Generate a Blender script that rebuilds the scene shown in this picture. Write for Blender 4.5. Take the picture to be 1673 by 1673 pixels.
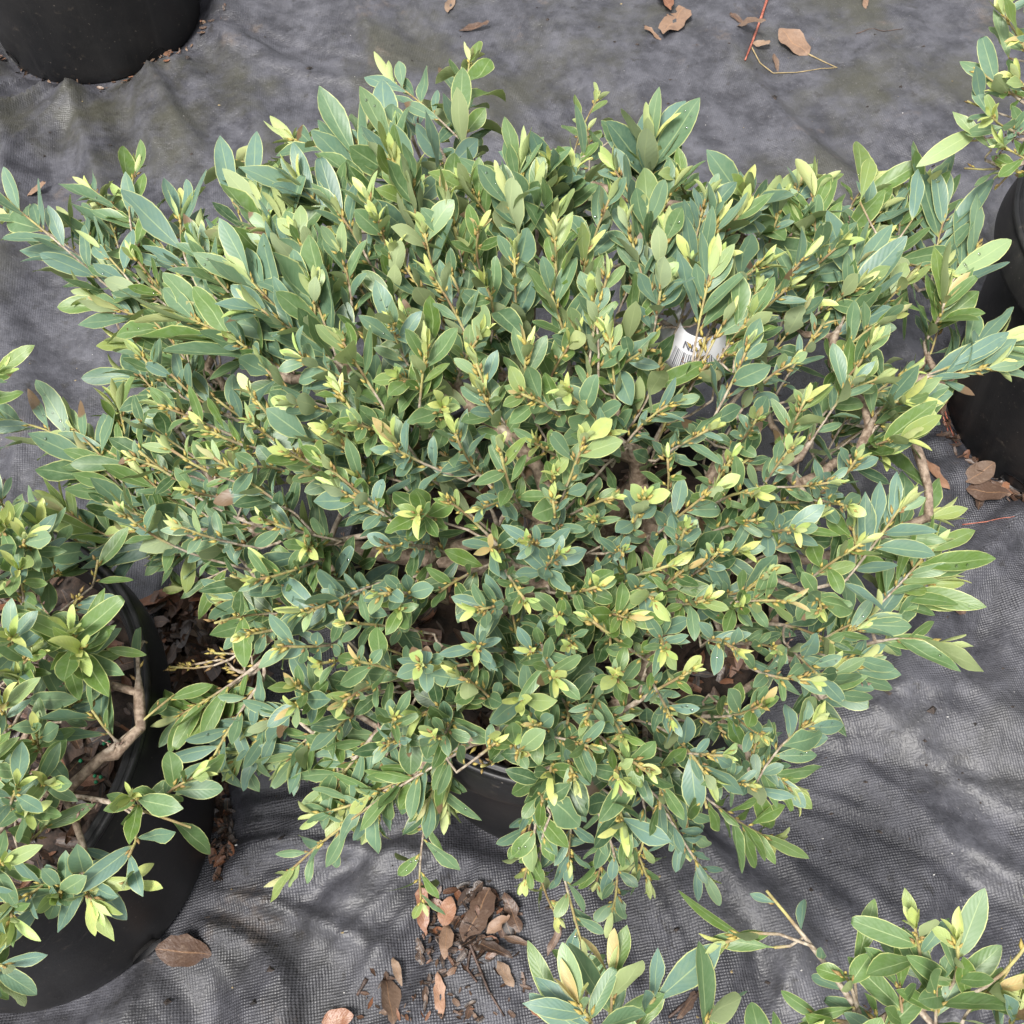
import bpy, math, random
import numpy as np
from mathutils import Vector, Matrix
random.seed(7); RNG = np.random.default_rng(7)
for o in list(bpy.data.objects): bpy.data.objects.remove(o)
S = bpy.context.scene; C = S.collection
R_ = math.radians

# ------------------------------------------------------------------ camera
CAMH = 1.25; FPX = 1754.0; TILT = 0.541; ROLL = -0.044; PXW = 1673.0
FW = np.array([0, math.sin(TILT), -math.cos(TILT)])
UP0 = np.array([0, math.cos(TILT), math.sin(TILT)]); RT0 = np.array([1.0, 0, 0])
RT = math.cos(ROLL)*RT0 + math.sin(ROLL)*UP0
UP = -math.sin(ROLL)*RT0 + math.cos(ROLL)*UP0
CAM = np.array([0, 0, CAMH])
cd = bpy.data.cameras.new('camera'); cam = bpy.data.objects.new('camera', cd); C.objects.link(cam)
cam.matrix_world = Matrix(((RT[0], UP[0], -FW[0], 0), (RT[1], UP[1], -FW[1], 0), (RT[2], UP[2], -FW[2], CAMH), (0, 0, 0, 1)))
cd.sensor_width = 36; cd.lens = FPX/PXW*36; cd.clip_start = 0.02; cd.clip_end = 200
S.camera = cam

# ------------------------------------------------------------------ light: bright overcast
SUN_EL, SUN_AZ = R_(64), R_(-148)       # azimuth from +y towards +x
w = bpy.data.worlds.new('World'); S.world = w; w.use_nodes = True
nt = w.node_tree; bg = nt.nodes['Background']
sky = nt.nodes.new('ShaderNodeTexSky'); sky.sky_type = 'NISHITA'; sky.sun_disc = False
sky.sun_elevation = SUN_EL; sky.sun_rotation = SUN_AZ; sky.air_density = 1.0; sky.dust_density = 4.0; sky.ozone_density = 1.0
hs = nt.nodes.new('ShaderNodeHueSaturation'); hs.inputs['Saturation'].default_value = 0.13
nt.links.new(sky.outputs[0], hs.inputs['Color']); nt.links.new(hs.outputs[0], bg.inputs[0])
bg.inputs[1].default_value = 0.075
sd = bpy.data.lights.new('sun', 'SUN'); sd.energy = 1.5; sd.angle = R_(14); sd.color = (1, .965, .91)
sun = bpy.data.objects.new('sun', sd); C.objects.link(sun)
sv = Vector((math.sin(SUN_AZ)*math.cos(SUN_EL), math.cos(SUN_AZ)*math.cos(SUN_EL), math.sin(SUN_EL)))
sun.rotation_euler = sv.to_track_quat('Z', 'Y').to_euler(); sun.location = (0, 0, 5)
S.render.engine = 'CYCLES'; cy = S.cycles; cy.max_bounces = 5; cy.diffuse_bounces = 3; cy.glossy_bounces = 2; cy.transmission_bounces = 3; cy.transparent_max_bounces = 4; cy.caustics_reflective = False; cy.caustics_refractive = False
vs = S.view_settings; vs.view_transform = 'Standard'; vs.look = 'None'; vs.gamma = 1; vs.exposure = 1.82; vs.use_curve_mapping = False

# ------------------------------------------------------------------ helpers
def ray(px, py):
    u = (px-PXW/2)/FPX; v = -(py-PXW/2)/FPX
    return FW + u*RT + v*UP
def P(px, py, z=0.0):
    d = ray(px, py); k = (z-CAMH)/d[2]
    return CAM + d*k
def project(p):
    q = np.asarray(p)-CAM; z = q@FW
    return PXW/2 + FPX*(q@RT)/z, PXW/2 - FPX*(q@UP)/z, z
def nrm(v):
    v = np.asarray(v, float); return v/(np.linalg.norm(v)+1e-12)
def tag(o, label=None, cat=None, group=None, kind=None):
    if label: o['label'] = label
    if cat: o['category'] = cat
    if group: o['group'] = group
    if kind: o['kind'] = kind
    return o
def empty(name, loc):
    o = bpy.data.objects.new(name, None); o.location = loc; o.empty_display_size = .05; C.objects.link(o); return o
def mesh(name, v, f, mats, smooth=True, uv=None, attr=None, midx=None):
    me = bpy.data.meshes.new(name)
    me.from_pydata([tuple(p) for p in v] if not isinstance(v, np.ndarray) else v.tolist(), [], f if not isinstance(f, np.ndarray) else f.tolist())
    for m in (mats if isinstance(mats, (list, tuple)) else [mats]): me.materials.append(m)
    if smooth: me.polygons.foreach_set('use_smooth', [True]*len(me.polygons))
    if midx is not None: me.polygons.foreach_set('material_index', midx)
    if uv is not None:
        ul = me.uv_layers.new(name='UVMap'); li = np.empty(len(me.loops), np.int32); me.loops.foreach_get('vertex_index', li)
        ul.data.foreach_set('uv', np.asarray(uv, np.float32)[li].ravel())
    if attr is not None:
        a = me.color_attributes.new('tint', 'FLOAT_COLOR', 'POINT'); a.data.foreach_set('color', np.asarray(attr, np.float32).ravel())
    me.update(); return me
def obj(name, me, parent=None, loc=None):
    o = bpy.data.objects.new(name, me); C.objects.link(o)
    if parent is not None:
        o.parent = parent
        o.matrix_parent_inverse = Matrix.Translation(-Vector(parent.location))
    if loc is not None: o.location = loc
    return o
# numpy value noise --------------------------------------------------
def _hash(ix, iy, s):
    h = (ix.astype(np.int64)*374761393 + iy.astype(np.int64)*668265263 + s*1442695041) & 0xffffffff
    h = ((h ^ (h >> 13))*1274126177) & 0xffffffff
    return ((h ^ (h >> 16)) & 0xffff)/65535.0
def vnoise(x, y, s=0):
    ix = np.floor(x); iy = np.floor(y); fx = x-ix; fy = y-iy
    fx = fx*fx*fx*(fx*(fx*6-15)+10); fy = fy*fy*fy*(fy*(fy*6-15)+10)
    a = _hash(ix, iy, s); b = _hash(ix+1, iy, s); c = _hash(ix, iy+1, s); d = _hash(ix+1, iy+1, s)
    return (a*(1-fx)+b*fx)*(1-fy) + (c*(1-fx)+d*fx)*fy - .5
def sstep(a, b, x):
    t = np.clip((x-a)/(b-a), 0, 1); return t*t*(3-2*t)

# ------------------------------------------------------------------ materials
class NT:
    def __init__(s, name):
        s.m = bpy.data.materials.new(name); s.m.use_nodes = True; s.t = s.m.node_tree; s.n = s.t.nodes
        s.b = s.n['Principled BSDF']; s.out = s.n['Material Output']
    def new(s, typ, **kw):
        n = s.n.new(typ)
        for k, v in kw.items():
            if k.startswith('i_'):
                key = k[2:]; n.inputs[int(key) if key.isdigit() else key].default_value = v
            else: setattr(n, k, v)
        return n
    def l(s, a, b): s.t.links.new(a, b)
    def val(s, x): return x
    def math(s, op, a, b=None, c=None, clamp=False):
        n = s.n.new('ShaderNodeMath'); n.operation = op; n.use_clamp = clamp
        for i, x in enumerate((a, b, c)):
            if x is None: continue
            if isinstance(x, (int, float)): n.inputs[i].default_value = x
            else: s.l(x, n.inputs[i])
        return n.outputs[0]
    def mix(s, f, a, b, mode='MIX'):
        n = s.n.new('ShaderNodeMix'); n.data_type = 'RGBA'; n.blend_type = mode
        for k, x in ((0, f), (6, a), (7, b)):
            if isinstance(x, (int, float)): n.inputs[k].default_value = x
            elif isinstance(x, tuple): n.inputs[k].default_value = (*x, 1) if len(x) == 3 else x
            else: s.l(x, n.inputs[k])
        return n.outputs[2]
    def ramp(s, f, lo, hi):
        n = s.n.new('ShaderNodeMapRange'); n.interpolation_type = 'SMOOTHSTEP'
        s.l(f, n.inputs[0]); n.inputs[1].default_value = lo; n.inputs[2].default_value = hi
        return n.outputs[0]
    def noise(s, vec, scale, detail=3, rough=.55, dist=0):
        n = s.n.new('ShaderNodeTexNoise'); n.inputs['Scale'].default_value = scale; n.inputs['Detail'].default_value = detail
        n.inputs['Roughness'].default_value = rough; n.inputs['Distortion'].default_value = dist
        if vec is not None: s.l(vec, n.inputs['Vector'])
        return n.outputs[0]
    def bump(s, h, strength, dist, prev=None):
        n = s.n.new('ShaderNodeBump'); n.inputs['Strength'].default_value = strength; n.inputs['Distance'].default_value = dist
        s.l(h, n.inputs['Height'])
        if prev is not None: s.l(prev, n.inputs['Normal'])
        return n.outputs[0]
    def tint(s):          # object colour (single pieces) + point attribute (joined ones)
        a = s.new('ShaderNodeAttribute', attribute_name='tint'); oi = s.new('ShaderNodeObjectInfo')
        v = s.new('ShaderNodeVectorMath', operation='ADD'); s.l(a.outputs['Vector'], v.inputs[0]); s.l(oi.outputs['Color'], v.inputs[1])
        x = s.new('ShaderNodeSeparateXYZ'); s.l(v.outputs[0], x.inputs[0])
        return x.outputs[0], x.outputs[1], x.outputs[2]

def leaf_material():
    k = NT('leaf_green'); b = k.b
    age, hue, brn = k.tint()
    uv = k.new('ShaderNodeUVMap', uv_map='UVMap'); sx = k.new('ShaderNodeSeparateXYZ'); k.l(uv.outputs[0], sx.inputs[0])
    u = k.math('ABSOLUTE', k.math('SUBTRACT', sx.outputs[0], .5)); v = sx.outputs[1]
    geo = k.new('ShaderNodeNewGeometry'); pos = geo.outputs['Position']
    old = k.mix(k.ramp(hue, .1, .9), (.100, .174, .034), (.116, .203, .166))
    dark = k.mix(hue, (.024, .062, .014), (.034, .082, .040))  # older inner leaf green, deepened to paint shade low in the crown
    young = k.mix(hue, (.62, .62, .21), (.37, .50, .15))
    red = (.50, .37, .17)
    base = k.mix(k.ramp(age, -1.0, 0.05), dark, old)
    base = k.mix(k.ramp(age, .15, .9), base, young)
    base = k.mix(k.ramp(age, 1.05, 1.3), base, red)
    mott = k.noise(pos, 150, 2); base = k.mix(k.ramp(mott, .35, .8), base, k.mix(.35, base, (.20, .28, .16)))
    # side veins: fine paler lines branching from midrib
    wv = k.math('SINE', k.math('MULTIPLY', k.math('SUBTRACT', v, k.math('MULTIPLY', u, .55)), 58.0))
    base = k.mix(k.math('MULTIPLY', k.ramp(wv, .75, 1.0), .08), base, (.30, .38, .20))
    # midrib tapers to the tip, margin is a pale rim
    mid = k.math('SUBTRACT', 1.0, k.ramp(u, .012, .034))
    mid = k.math('MULTIPLY', mid, k.math('SUBTRACT', .8, k.math('MULTIPLY', v, .5)))
    base = k.mix(mid, base, (.38, .46, .22))
    base = k.mix(k.math('MULTIPLY', k.ramp(u, .447, .477), k.math('ADD', .22, k.math('MULTIPLY', mott, .9), None, True)), base, (.56, .58, .23))
    # petiole end yellow
    base = k.mix(k.math('SUBTRACT', 1.0, k.ramp(v, .0, .10)), base, (.36, .36, .10))
    tip = k.ramp(k.math('ADD', k.math('ADD', v, k.math('MULTIPLY', mott, .2)), k.math('SUBTRACT', brn, 1.1)), .28, .34)
    base = k.mix(tip, base, (.15, .095, .055))
    spot = k.ramp(mott, .76, .80); base = k.mix(k.math('MULTIPLY', spot, .6), base, (.25, .2, .1))
    under = k.mix(.6, base, (.38, .43, .22))
    col = k.mix(geo.outputs['Backfacing'], base, under)
    k.l(col, b.inputs['Base Color']); b.inputs['Roughness'].default_value = .42; b.inputs['Specular IOR Level'].default_value = .45
    k.l(k.mix(geo.outputs['Backfacing'], (.43,)*3, (.7,)*3), b.inputs['Roughness'])
    bm = k.bump(k.math('ADD', k.math('MULTIPLY', mid, -.6), k.math('MULTIPLY', wv, .10)), .25, .0012)
    k.l(bm, b.inputs['Normal'])
    tr = k.new('ShaderNodeBsdfTranslucent'); k.l(k.mix(.5, col, (.30, .42, .06)), tr.inputs[0])
    mx = k.new('ShaderNodeMixShader'); mx.inputs[0].default_value = .22
    k.l(b.outputs[0], mx.inputs[1]); k.l(tr.outputs[0], mx.inputs[2]); k.l(mx.outputs[0], k.out.inputs[0])
    return k.m
def bark_material():
    k = NT('twig_bark'); b = k.b
    a, g, _ = k.tint(); geo = k.new('ShaderNodeNewGeometry'); pos = geo.outputs['Position']
    n = k.noise(pos, 220, 4); n2 = k.noise(pos, 55, 3)
    old = k.mix(k.ramp(n, .3, .75), (.115, .075, .050), (.30, .225, .165))
    young = k.mix(k.ramp(n2, .35, .65), (.33, .30, .11), (.20, .135, .065))
    grey = k.mix(k.ramp(n, .3, .7), (.17, .125, .09), (.42, .36, .29))
    col = k.mix(k.ramp(a, 0, .5), old, grey); col = k.mix(k.ramp(a, .5, 1), col, young)
    k.l(col, b.inputs['Base Color']); b.inputs['Roughness'].default_value = .75
    k.l(k.bump(n, .6, .002), b.inputs['Normal'])
    return k.m
def bud_material():
    k = NT('rusty_bud'); b = k.b; a, g, _ = k.tint()
    col = k.mix(g, (.37, .30, .075), (.19, .115, .045)); col = k.mix(k.ramp(a, .3, .9), col, (.20, .13, .10))
    k.l(col, b.inputs['Base Color']); b.inputs['Roughness'].default_value = .7
    return k.m
def dry_material():
    k = NT('dry_leaf'); b = k.b
    a, g, wet = k.tint(); geo = k.new('ShaderNodeNewGeometry'); pos = geo.outputs['Position']
    uv = k.new('ShaderNodeUVMap', uv_map='UVMap'); sx = k.new('ShaderNodeSeparateXYZ'); k.l(uv.outputs[0], sx.inputs[0])
    u = k.math('ABSOLUTE', k.math('SUBTRACT', sx.outputs[0], .5))
    n = k.noise(pos, 45, 5, .65); n2 = k.noise(pos, 160, 3)
    col = k.mix(k.ramp(a, 0, .5), (.018, .013, .011), (.080, .048, .033))
    col = k.mix(k.ramp(a, .5, 1), col, (.22, .150, .102))
    col = k.mix(k.ramp(g, .2, 1), col, k.mix(.5, col, (.30, .115, .05)))
    col = k.mix(k.math('MULTIPLY', k.ramp(n, .45, .75), .6), col, k.mix(.75, col, (.045, .025, .02)))
    col = k.mix(k.math('MULTIPLY', k.ramp(n2, .55, .8), .35), col, (.30, .22, .16))
    col = k.mix(k.math('MULTIPLY', k.math('SUBTRACT', 1, k.ramp(u, .01, .035)), .5), col, (.30, .17, .09))
    k.l(col, b.inputs['Base Color'])
    k.l(k.math('SUBTRACT', .62, k.math('MULTIPLY', wet, .3)), b.inputs['Roughness'])
    vein = k.math('SINE', k.math('MULTIPLY', k.math('SUBTRACT', sx.outputs[1], k.math('MULTIPLY', u, .6)), 60))
    k.l(k.bump(k.math('ADD', n2, k.math('MULTIPLY', vein, .035)), .5, .002), b.inputs['Normal'])
    return k.m
def pot_material():
    k = NT('black_plastic'); b = k.b
    tc = k.new('ShaderNodeTexCoord'); pos = tc.outputs['Object']
    n = k.noise(pos, 9, 5, .65); n2 = k.noise(pos, 320, 2); n3 = k.noise(pos, 60, 4, .7)
    col = k.mix(k.ramp(n, .35, .75), (.0085, .0085, .0095), (.018, .017, .017))
    sz = k.new('ShaderNodeMapping'); sz.inputs['Scale'].default_value = (26, 26, 3.0); k.l(pos, sz.inputs[0]); run = k.noise(sz.outputs[0], 1.0, 4, .6)
    col = k.mix(k.math('MULTIPLY', k.ramp(run, .52, .75), .30), col, (.055, .052, .050))
    col = k.mix(k.math('MULTIPLY', k.ramp(n3, .60, .72), .40), col, (.075, .062, .05))
    sp = k.noise(pos, 240, 1); col = k.mix(k.math('MULTIPLY', k.ramp(sp, .74, .78), .5), col, (.16, .14, .12))
    k.l(col, b.inputs['Base Color']); b.inputs['Specular IOR Level'].default_value = .38
    k.l(k.math('ADD', .34, k.math('MULTIPLY', n, .25)), b.inputs['Roughness'])
    k.l(k.bump(n2, .12, .001), b.inputs['Normal'])
    return k.m
def fabric_material():
    k = NT('woven_fabric'); b = k.b
    geo = k.new('ShaderNodeNewGeometry'); pos = geo.outputs['Position']
    mp = k.new('ShaderNodeMapping'); mp.inputs['Rotation'].default_value = (0, 0, R_(38)); k.l(pos, mp.inputs[0])
    warp = k.new('ShaderNodeTexNoise'); warp.inputs['Scale'].default_value = 3.0; k.l(pos, warp.inputs['Vector'])
    wa = k.new('ShaderNodeVectorMath', operation='MULTIPLY_ADD'); k.l(warp.outputs['Color'], wa.inputs[0]); wa.inputs[1].default_value = (.02, .02, 0); k.l(mp.outputs[0], wa.inputs[2])
    sx = k.new('ShaderNodeSeparateXYZ'); k.l(wa.outputs[0], sx.inputs[0])
    PER = .0043; f = 2*math.pi/PER
    # tape weave: two crossing tape sets that swap over/under
    sxn = k.math('SINE', k.math('MULTIPLY', sx.outputs[0], f)); syn = k.math('SINE', k.math('MULTIPLY', sx.outputs[1], f))
    wv = k.math('MULTIPLY', sxn, syn)
    gx = k.math('ABSOLUTE', sxn); gy = k.math('ABSOLUTE', syn)
    gap = k.math('MULTIPLY', k.ramp(gx, 0, .55), k.ramp(gy, 0, .55))
    sy = k.new('ShaderNodeSeparateXYZ'); k.l(pos, sy.inputs[0])
    vis = k.math('MULTIPLY', k.ramp(k.noise(pos, 5.5, 2, .6), .34, .62), k.math('SUBTRACT', 1.0, k.math('MULTIPLY', k.ramp(sy.outputs[1], .55, 1.1), .72)))   # silt hides the weave on the farther part
    weave = k.math('MULTIPLY', wv, k.math('ADD', .06, k.math('MULTIPLY', vis, .94)))
    n1 = k.noise(pos, 4.0, 5, .62); n2 = k.noise(pos, 22, 4, .7); n3 = k.noise(pos, 420, 1, .7)
    col = k.mix(k.ramp(n2, .3, .72), (.028, .028, .034), (.082, .082, .096))
    col = k.mix(k.math('MULTIPLY', k.math('SUBTRACT', 1, gap), k.math('ADD', .03, k.math('MULTIPLY', vis, .6))), col, (.022, .022, .024))
    # algae film on the farther, wetter part; tan silt patches
    alg = k.math('MULTIPLY', k.ramp(n1, .46, .66), k.math('ADD', .22, k.math('MULTIPLY', k.ramp(sy.outputs[1], .8, 1.5), .6)))
    col = k.mix(alg, col, (.045, .044, .030))
    silt = k.math('MULTIPLY', k.ramp(k.noise(pos, 7.3, 5, .7), .60, .74), .45)
    col = k.mix(silt, col, (.15, .115, .088))
    dark = k.math('MULTIPLY', k.ramp(k.noise(pos, 36, 4, .7), .60, .70), .6); col = k.mix(dark, col, (.02, .018, .016))
    fl = k.math('MULTIPLY', k.ramp(k.noise(pos, 330, 2, .6), .66, .74), .55); col = k.mix(fl, col, (.20, .19, .19))
    k.l(col, b.inputs['Base Color']); b.inputs['Specular IOR Level'].default_value = .5
    k.l(k.math('ADD', .36, k.math('MULTIPLY', n2, .26)), b.inputs['Roughness'])
    b1 = k.bump(k.math('ADD', weave, k.math('MULTIPLY', n3, .7)), .6, .0009)
    b2 = k.bump(n2, .5, .008, b1)
    k.l(b2, b.inputs['Normal'])
    return k.m
def flat(name, col, rough=.6, nscale=0, col2=None):
    k = NT(name)
    if nscale:
        geo = k.new('ShaderNodeNewGeometry'); n = k.noise(geo.outputs['Position'], nscale, 4, .65)
        k.l(k.mix(k.ramp(n, .35, .68), col, col2), k.b.inputs['Base Color']); k.l(k.bump(n, .5, .004), k.b.inputs['Normal'])
    else: k.b.inputs['Base Color'].default_value = (*col, 1)
    k.b.inputs['Roughness'].default_value = rough
    return k.m
M_LEAF = leaf_material(); M_BARK = bark_material(); M_BUD = bud_material(); M_DRY = dry_material(); M_POT = pot_material(); M_FAB = fabric_material()
M_SOIL = flat('potting_soil', (.012, .008, .006), .85, 60, (.055, .034, .024))
M_GROUND = flat('bare_ground', (.10, .085, .065), .9, 8, (.16, .14, .11))
M_TAG = flat('white_tag', (.66, .66, .69), .5); M_INK = flat('grey_ink', (.10, .10, .12), .6); M_TAGBLUE = flat('tag_ink_soft', (.10, .10, .12), .6)
M_PRILL = flat('green_prill', (.012, .20, .085), .35); M_YPRILL = flat('yellow_prill', (.6, .5, .12), .4)
M_TWIGRED = flat('red_stem', (.22, .055, .035), .55, 90, (.40, .14, .09)); M_TWIGTAN = flat('tan_stem', (.20, .15, .07), .6, 90, (.33, .25, .13)); M_TWIGDK = flat('dark_stem', (.035, .022, .017), .6, 90, (.10, .06, .045))
M_STONE = flat('pale_grit', (.42, .41, .40), .7, 200, (.6, .58, .55)); M_MOSS = flat('moss_green', (.05, .10, .03), .8, 150, (.10, .17, .05))
M_CRUMB = flat('dark_crumb', (.012, .010, .009), .8, 120, (.05, .035, .028))
w_ = NT('water_drop')
gl_ = w_.new('ShaderNodeBsdfGlossy'); gl_.inputs['Roughness'].default_value = .05; tp_ = w_.new('ShaderNodeBsdfTransparent'); fr_ = w_.new('ShaderNodeFresnel'); fr_.inputs[0].default_value = 1.6
mx_ = w_.new('ShaderNodeMixShader'); w_.l(w_.math('ADD', fr_.outputs[0], .06), mx_.inputs[0]); w_.l(tp_.outputs[0], mx_.inputs[1]); w_.l(gl_.outputs[0], mx_.inputs[2]); w_.l(mx_.outputs[0], w_.out.inputs[0])
M_WATER = w_.m

# ------------------------------------------------------------------ ground and fabric
POTS = dict(main=np.array([.049, .480]), left=np.array([-.5425, .3425]), far=np.array([-.735, 1.875]), right=np.array([.810, .8775]), near=np.array([.33, -.27]))
RIM, BASE, POTH = .214, .185, .345
def fabric_h(x, y):
    x = np.asarray(x, float); y = np.asarray(y, float); h = np.zeros_like(x+y)
    for i, (nm, c) in enumerate(POTS.items()):
        dx = x-c[0]; dy = y-c[1]; r = np.hypot(dx, dy); a = np.arctan2(dy, dx)
        wob = vnoise(x*4+i*9, y*4, 11)*.35
        for fr, am, s in ((2.6, .012, 21), (5.0, .012, 22), (9, .006, 23)):
            n = vnoise(np.cos(a+wob)*fr*1.7 + i*13 + 40, np.sin(a+wob)*fr*1.7 + r*1.3 + 40, s)
            rid = 1-np.abs(n)*3.4
            h += am*np.clip(rid, -.4, 1)*np.exp(-((r-.30)/.30)**2)*sstep(BASE*.9, BASE*1.25, r)
    # long soft wrinkles running down the slope of the sheet
    q = x*.92 + y*.38 + vnoise(x*2, y*2, 5)*.12; p = -x*.38 + y*.92
    h += .024*(1-np.abs(vnoise(q*7, p*1.1, 31))*3)*sstep(.5, .9, y) + .012*(1-np.abs(vnoise(q*16, p*1.7, 32))*3)*sstep(.4, 1.0, y)
    q2 = x*.70 + y*.70 + vnoise(x*3, y*3, 6)*.10; p2 = -x*.70+y*.70
    sw = sstep(.25, .5, x)*(1-sstep(.55, .9, y))
    h += sw*.7*(.0045*(1-np.abs(vnoise(q2*60, p2*4, 37))*3) + .017*(1-np.abs(vnoise(q2*12, p2*1.5, 33))*3) + .006*(1-np.abs(vnoise(q2*27, p2*2.4, 34))*3))
    sl = (1-sstep(.1, .35, y))
    q3 = x + vnoise(x*3, y*3, 8)*.08
    h += sl*(.003*(1-np.abs(vnoise(q3*60, y*5, 38))*3) + .012*(1-np.abs(vnoise(q3*13, y*2.2, 35))*3) + .005*(1-np.abs(vnoise(q3*29, y*3.5, 36))*3))
    h += .010*vnoise(x*5, y*5, 41) + .0025*vnoise(x*15, y*15, 42) + .001*vnoise(x*45, y*45, 43)
    for c in POTS.values():
        r = np.hypot(x-c[0], y-c[1]); k = sstep(BASE*.96, BASE*1.22, r); h = h*k - .0015*(1-k)
    return h
def fz(x, y): return float(fabric_h(np.array([x]), np.array([y]))[0])
def build_ground():
    xs = np.linspace(-1.9, 1.7, 470); ys = np.linspace(-.75, 2.9, 470)
    X, Y = np.meshgrid(xs, ys); Z = fabric_h(X, Y)
    v = np.stack([X.ravel(), Y.ravel(), Z.ravel()], 1); n = len(xs); m = len(ys)
    i = np.arange((m-1)*n).reshape(m-1, n)[:, :-1].ravel()
    f = np.stack([i, i+1, i+n+1, i+n], 1)
    o = obj('weed_barrier_ground', mesh('weed_barrier_ground', v, f, M_FAB)); tag(o, kind='structure')
    g = obj('ground', mesh('ground', [(-40, -40, -.03), (40, -40, -.03), (40, 40, -.03), (-40, 40, -.03)], [(0, 1, 2, 3)], M_GROUND, False)); tag(g, kind='structure')
build_ground()

# ------------------------------------------------------------------ pots
def lathe(prof, seg=96, oval=(1, 1), rot=0.0):
    v = []; f = []
    for (r, z) in prof:
        for j in range(seg):
            a = 2*math.pi*j/seg; x = r*math.cos(a)*oval[0]; y = r*math.sin(a)*oval[1]
            v.append((x*math.cos(rot)-y*math.sin(rot), x*math.sin(rot)+y*math.cos(rot), z))
    for i in range(len(prof)-1):
        for j in range(seg):
            k = (j+1) % seg; f.append((i*seg+j, i*seg+k, (i+1)*seg+k, (i+1)*seg+j))
    return v, f
def flake_mesh(n, place, size, seed, tints=(.1, .6), lift=.01):
    """a drift of curled bark and leaf shreds: n little bent quads pairs; place() -> (x,y,z)"""
    r = random.Random(seed); V = []; F = []; UV = []; T = []
    for i in range(n):
        x, y, z = place(r); L = r.uniform(*size); W = L*r.uniform(.22, .6); a = r.uniform(0, 6.28); pit = r.gauss(0, .28); rol = r.gauss(0, .5)
        m = Matrix.Translation((x, y, z + r.uniform(.0, lift))) @ Matrix.Rotation(a, 4, 'Z') @ Matrix.Rotation(pit, 4, 'Y') @ Matrix.Rotation(rol, 4, 'X')
        cu = r.uniform(-.35, .5)*L; b = len(V)
        for s_, wd in ((-.5, r.uniform(.15, .8)), (-.12, 1), (.25, .9), (.5, r.uniform(.1, .7))):
            for c_ in (-.5, 0, .5):
                zz = cu*(s_*s_) + (c_*c_)*W*r.uniform(.1, .9) + r.gauss(0, L*.02)
                V.append(tuple(m @ Vector((s_*L + r.gauss(0, L*.03), c_*W*wd, zz)))); UV.append((c_+.5, s_+.5))
        t = (r.uniform(*tints), r.random()**3, r.random(), 1)
        T += [t]*12
        for q in range(3):
            for c_ in range(2):
                k = b+q*3+c_; F.append((k, k+1, k+4, k+3))
    return V, F, UV, T
def make_pot(key, label, soil_z=.295, oval=(1, 1), rot=0, soil=True, seed=3):
    c = POTS[key]; t = empty('nursery_pot', (c[0], c[1], 0)); tag(t, label, 'pot', 'black nursery pots on the woven fabric')
    r0, r1, h = BASE, RIM, POTH
    def rr(z): return r0 + (r1*.955-r0)*z/h
    prof = [(0, .004), (r0*.9, .004), (r0*.93, 0), (r0*.985, 0), (r0, .006)]
    for z in (.02, .05, .09, .14, .20, .25, h-.055): prof.append((rr(z), z))
    prof += [(rr(h)-.004, h-.006), (rr(h)-.007, h-.012), (rr(.25)-.005, .25), (rr(.1)-.005, .10)]
    v, f = lathe(prof, 96, oval, rot); o = obj('pot_wall', mesh('pot_wall', v, f, M_POT), t); o.location = t.location
    zl = h-.052
    prof = [(rr(zl)-.0005, zl), (r1+.002, zl-.004), (r1+.0045, zl-.002), (r1+.0045, zl+.004), (r1-.001, h-.014), (r1-.004, h-.009), (r1-.0005, h-.0065), (r1+.0005, h-.003), (r1-.001, h), (r1-.0045, h), (r1-.0065, h-.0035), (r1-.0085, h-.0035), (r1-.010, h-.0005), (r1-.0125, h-.001), (r1-.0145, h-.008), (rr(zl)-.003, zl)]
    v, f = lathe(prof, 112, oval, rot); o = obj('rim', mesh('rim', v, f, M_POT), t); o.location = t.location
    # drain holes: dark oval rings low on the wall
    for a in range(4):
        an = -math.pi/2 + .75 + a*math.pi/2
        pr = []; fr = []
        for j in range(14):
            q = 2*math.pi*j/14
            for k_, s_ in enumerate((1.0, .72)):
                zz = .021 + .012*s_*math.sin(q); aa = an + .10*s_*math.cos(q); R2 = (rr(zz)+(.0022 if k_ == 0 else -.004)); pr.append((R2*math.cos(aa), R2*math.sin(aa), zz))
        for j in range(14): k2 = (j+1) % 14; fr.append((2*j, 2*k2, 2*k2+1, 2*j+1))
        d = obj('drain_hole', mesh('drain_hole', pr, fr, M_POT), t); d.location = t.location
    if soil:
        vs_, fs_ = [], []; n = 26
        for i in range(n):
            for j in range(48):
                r = rr(soil_z)*.985*i/(n-1); a = 2*math.pi*j/48
                x = r*math.cos(a)*oval[0]; y = r*math.sin(a)*oval[1]
                vs_.append((x*math.cos(rot)-y*math.sin(rot), x*math.sin(rot)+y*math.cos(rot), soil_z + .020*float(vnoise(np.array([x*22+9.]), np.array([y*22.]), seed)[0])))
        for i in range(n-1):
            for j in range(48): k = (j+1) % 48; fs_.append((i*48+j, (i+1)*48+j, (i+1)*48+k, i*48+k))
        s = obj('soil', mesh('soil', vs_, fs_, M_SOIL), t); s.location = t.location
        def pl(r):
            q = rr(soil_z)*.93*math.sqrt(r.random()); a = r.uniform(0, 6.28); x = q*math.cos(a)*oval[0]; y = q*math.sin(a)*oval[1]
            return (x*math.cos(rot)-y*math.sin(rot), x*math.sin(rot)+y*math.cos(rot), soil_z+.004)
        V, F, UV, T = flake_mesh(650, pl, (.006, .034), seed+50, (.0, .5), .016)
        s = obj('bark_mulch', mesh('bark_mulch', V, F, M_DRY, True, UV, T), t); s.location = t.location; s.color = (0, 0, 0, 0); tag(s, kind='stuff')
    return t
p_main = make_pot('main', 'black plastic nursery pot under the big spreading shrub', seed=3)
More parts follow.
